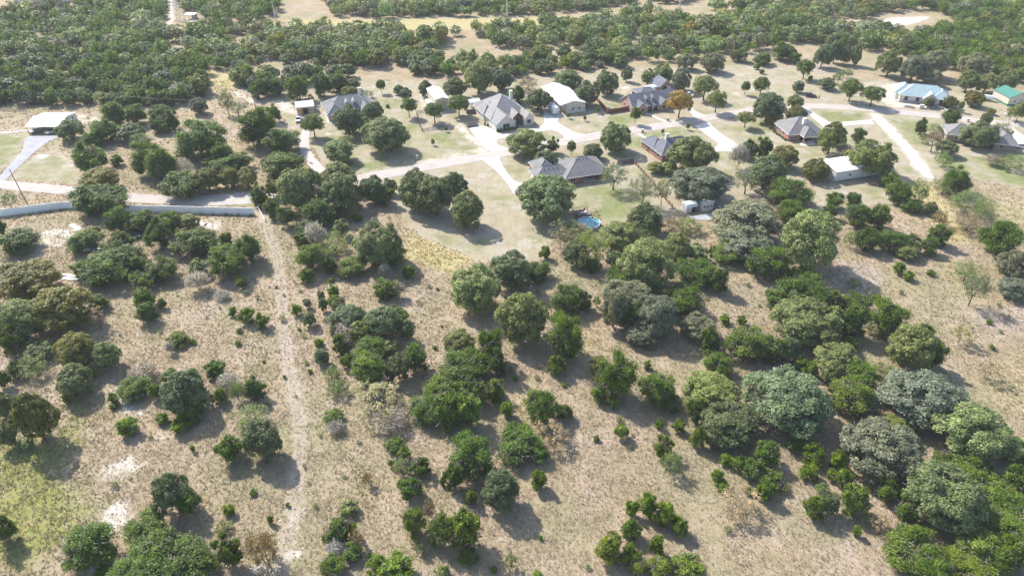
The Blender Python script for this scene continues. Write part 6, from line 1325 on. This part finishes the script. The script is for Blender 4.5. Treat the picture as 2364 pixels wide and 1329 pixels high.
# small stone rings round the saplings and loose limestone rocks
def rock_me(seed):
    rg = np.random.default_rng(seed); bm = bmesh.new(); bmesh.ops.create_icosphere(bm, subdivisions=1, radius=1.0)
    for v in bm.verts: v.co *= rg.uniform(.7, 1.15); v.co.z *= .55
    me = bpy.data.meshes.new('rock'); bm.to_mesh(me); bm.free(); me.materials.append(MATS['limestone_rock']); return me
ROCKS = [rock_me(k) for k in range(5)]
for px, py in ((1030, 304), (999, 335), (1313, 272), (1350, 282), (1381, 265)):
    b = G(px, py); root = thing('stone_ring', 'ring of pale stones round a planted sapling', 'stone ring', (b[0], b[1], 0), 0, 'stone rings round saplings')
    for k in range(11):
        a = k/11*6.28; o = obj_me('stone', ROCKS[k % 5], root, (math.cos(a)*1.0, math.sin(a)*1.0, .06)); o.scale = (.24, .2, .22); o.rotation_euler.z = a
for k in range(70):
    if k < 34: i = rj.randrange(len(TRACK)-1); t = rj.random(); px = TRACK[i][0]*(1-t)+TRACK[i+1][0]*t+rj.gauss(0, 14); py = TRACK[i][1]*(1-t)+TRACK[i+1][1]*t
    else: q = rj.choice([(285, 945), (275, 1080), (270, 1190), (680, 1195), (665, 1275), (590, 1315), (2100, 1190), (1830, 1060), (2060, 1200), (240, 1310)]); px, py = q[0]+rj.gauss(0, 22), q[1]+rj.gauss(0, 12)
    b = G(px, py); o = obj_me('limestone_rock', ROCKS[k % 5], None, (b[0], b[1], .03)); s = rj.uniform(.1, .26); o.scale = (s, s*rj.uniform(.7, 1), s*.7); o.rotation_euler.z = rj.uniform(0, 6)
    tag(o, 'loose pale limestone rock lying along the dirt two-track' if k < 34 else 'loose pale limestone rock on a bare stony scrape', 'rock', 'rocks along the track' if k < 34 else 'rocks on the bare scrapes')

# ------------------------------------------------------------------ the person standing by the black SUV
def person(px, py):
    b = G(px, py); root = thing('person', 'person in dark clothes standing beside the black SUV', 'person', (b[0], b[1], .02), R_(200))
    J = [((0, 0, .95), .15), ((0, 0, 1.2), .15), ((0, 0, 1.42), .14), ((0, 0, 1.53), .06), ((0, -.01, 1.64), .085), ((0, -.01, 1.76), .07),
         ((.19, 0, 1.42), .065), ((.25, .02, 1.15), .05), ((.24, -.08, .9), .04), ((.24, -.12, .8), .035), ((-.19, 0, 1.42), .065), ((-.25, .02, 1.15), .05), ((-.22, -.1, .92), .04), ((-.2, -.15, .83), .035),
         ((.1, 0, .85), .1), ((.11, -.02, .48), .07), ((.11, .02, .09), .05), ((.12, -.14, .04), .04), ((-.1, 0, .85), .1), ((-.12, .0, .48), .07), ((-.13, .04, .09), .05), ((-.14, -.12, .04), .04)]
    E = [(0, 1), (1, 2), (2, 3), (3, 4), (4, 5), (2, 6), (6, 7), (7, 8), (8, 9), (2, 10), (10, 11), (11, 12), (12, 13), (0, 14), (14, 15), (15, 16), (16, 17), (0, 18), (18, 19), (19, 20), (20, 21)]
    me = bpy.data.meshes.new('body'); me.from_pydata([j[0] for j in J], E, []); me.materials.append(MATS['cloth_dark'])
    o = obj_me('body', me, root); md = o.modifiers.new('skin', 'SKIN')
    for i, (p, r) in enumerate(J): me.skin_vertices[0].data[i].radius = (r, r); me.skin_vertices[0].data[i].use_root = (i == 0)
    o.modifiers.new('sub', 'SUBSURF').levels = 1
    bm = bmesh.new(); bmesh.ops.create_uvsphere(bm, u_segments=10, v_segments=8, radius=.1, matrix=Matrix.Translation((0, -.02, 1.66)))
    for v in bm.verts: v.co.z = 1.66+(v.co.z-1.66)*1.25
    me = bpy.data.meshes.new('face'); bm.to_mesh(me); bm.free(); me.materials.append(MATS['skin']); obj_me('face', me, root)
    bm = bmesh.new(); bmesh.ops.create_uvsphere(bm, u_segments=10, v_segments=6, radius=.112, matrix=Matrix.Translation((0, .015, 1.71))); me = bpy.data.meshes.new('hair'); bm.to_mesh(me); bm.free(); me.materials.append(MATS['bark']); obj_me('hair', me, root)
person(1890, 229)

# ------------------------------------------------------------------ haze: the air over the whole valley
def haze():
    m, nt, out = new_mat('haze'); b = NB(nt); v = b.n('ShaderNodeVolumePrincipled')
    v.inputs['Color'].default_value = (0.93, 0.96, 1.0, 1); v.inputs['Density'].default_value = 0.00013; v.inputs['Anisotropy'].default_value = 0.0
    nt.links.new(v.outputs[0], out.inputs['Volume']); MATS['haze'] = m
    o = MB().box(-1610, 1610, -410, 2210, -1.2, 113.0).build('haze', 'haze'); tag(o, 'thin pale air haze over the whole valley', 'haze', kind='stuff')
haze()
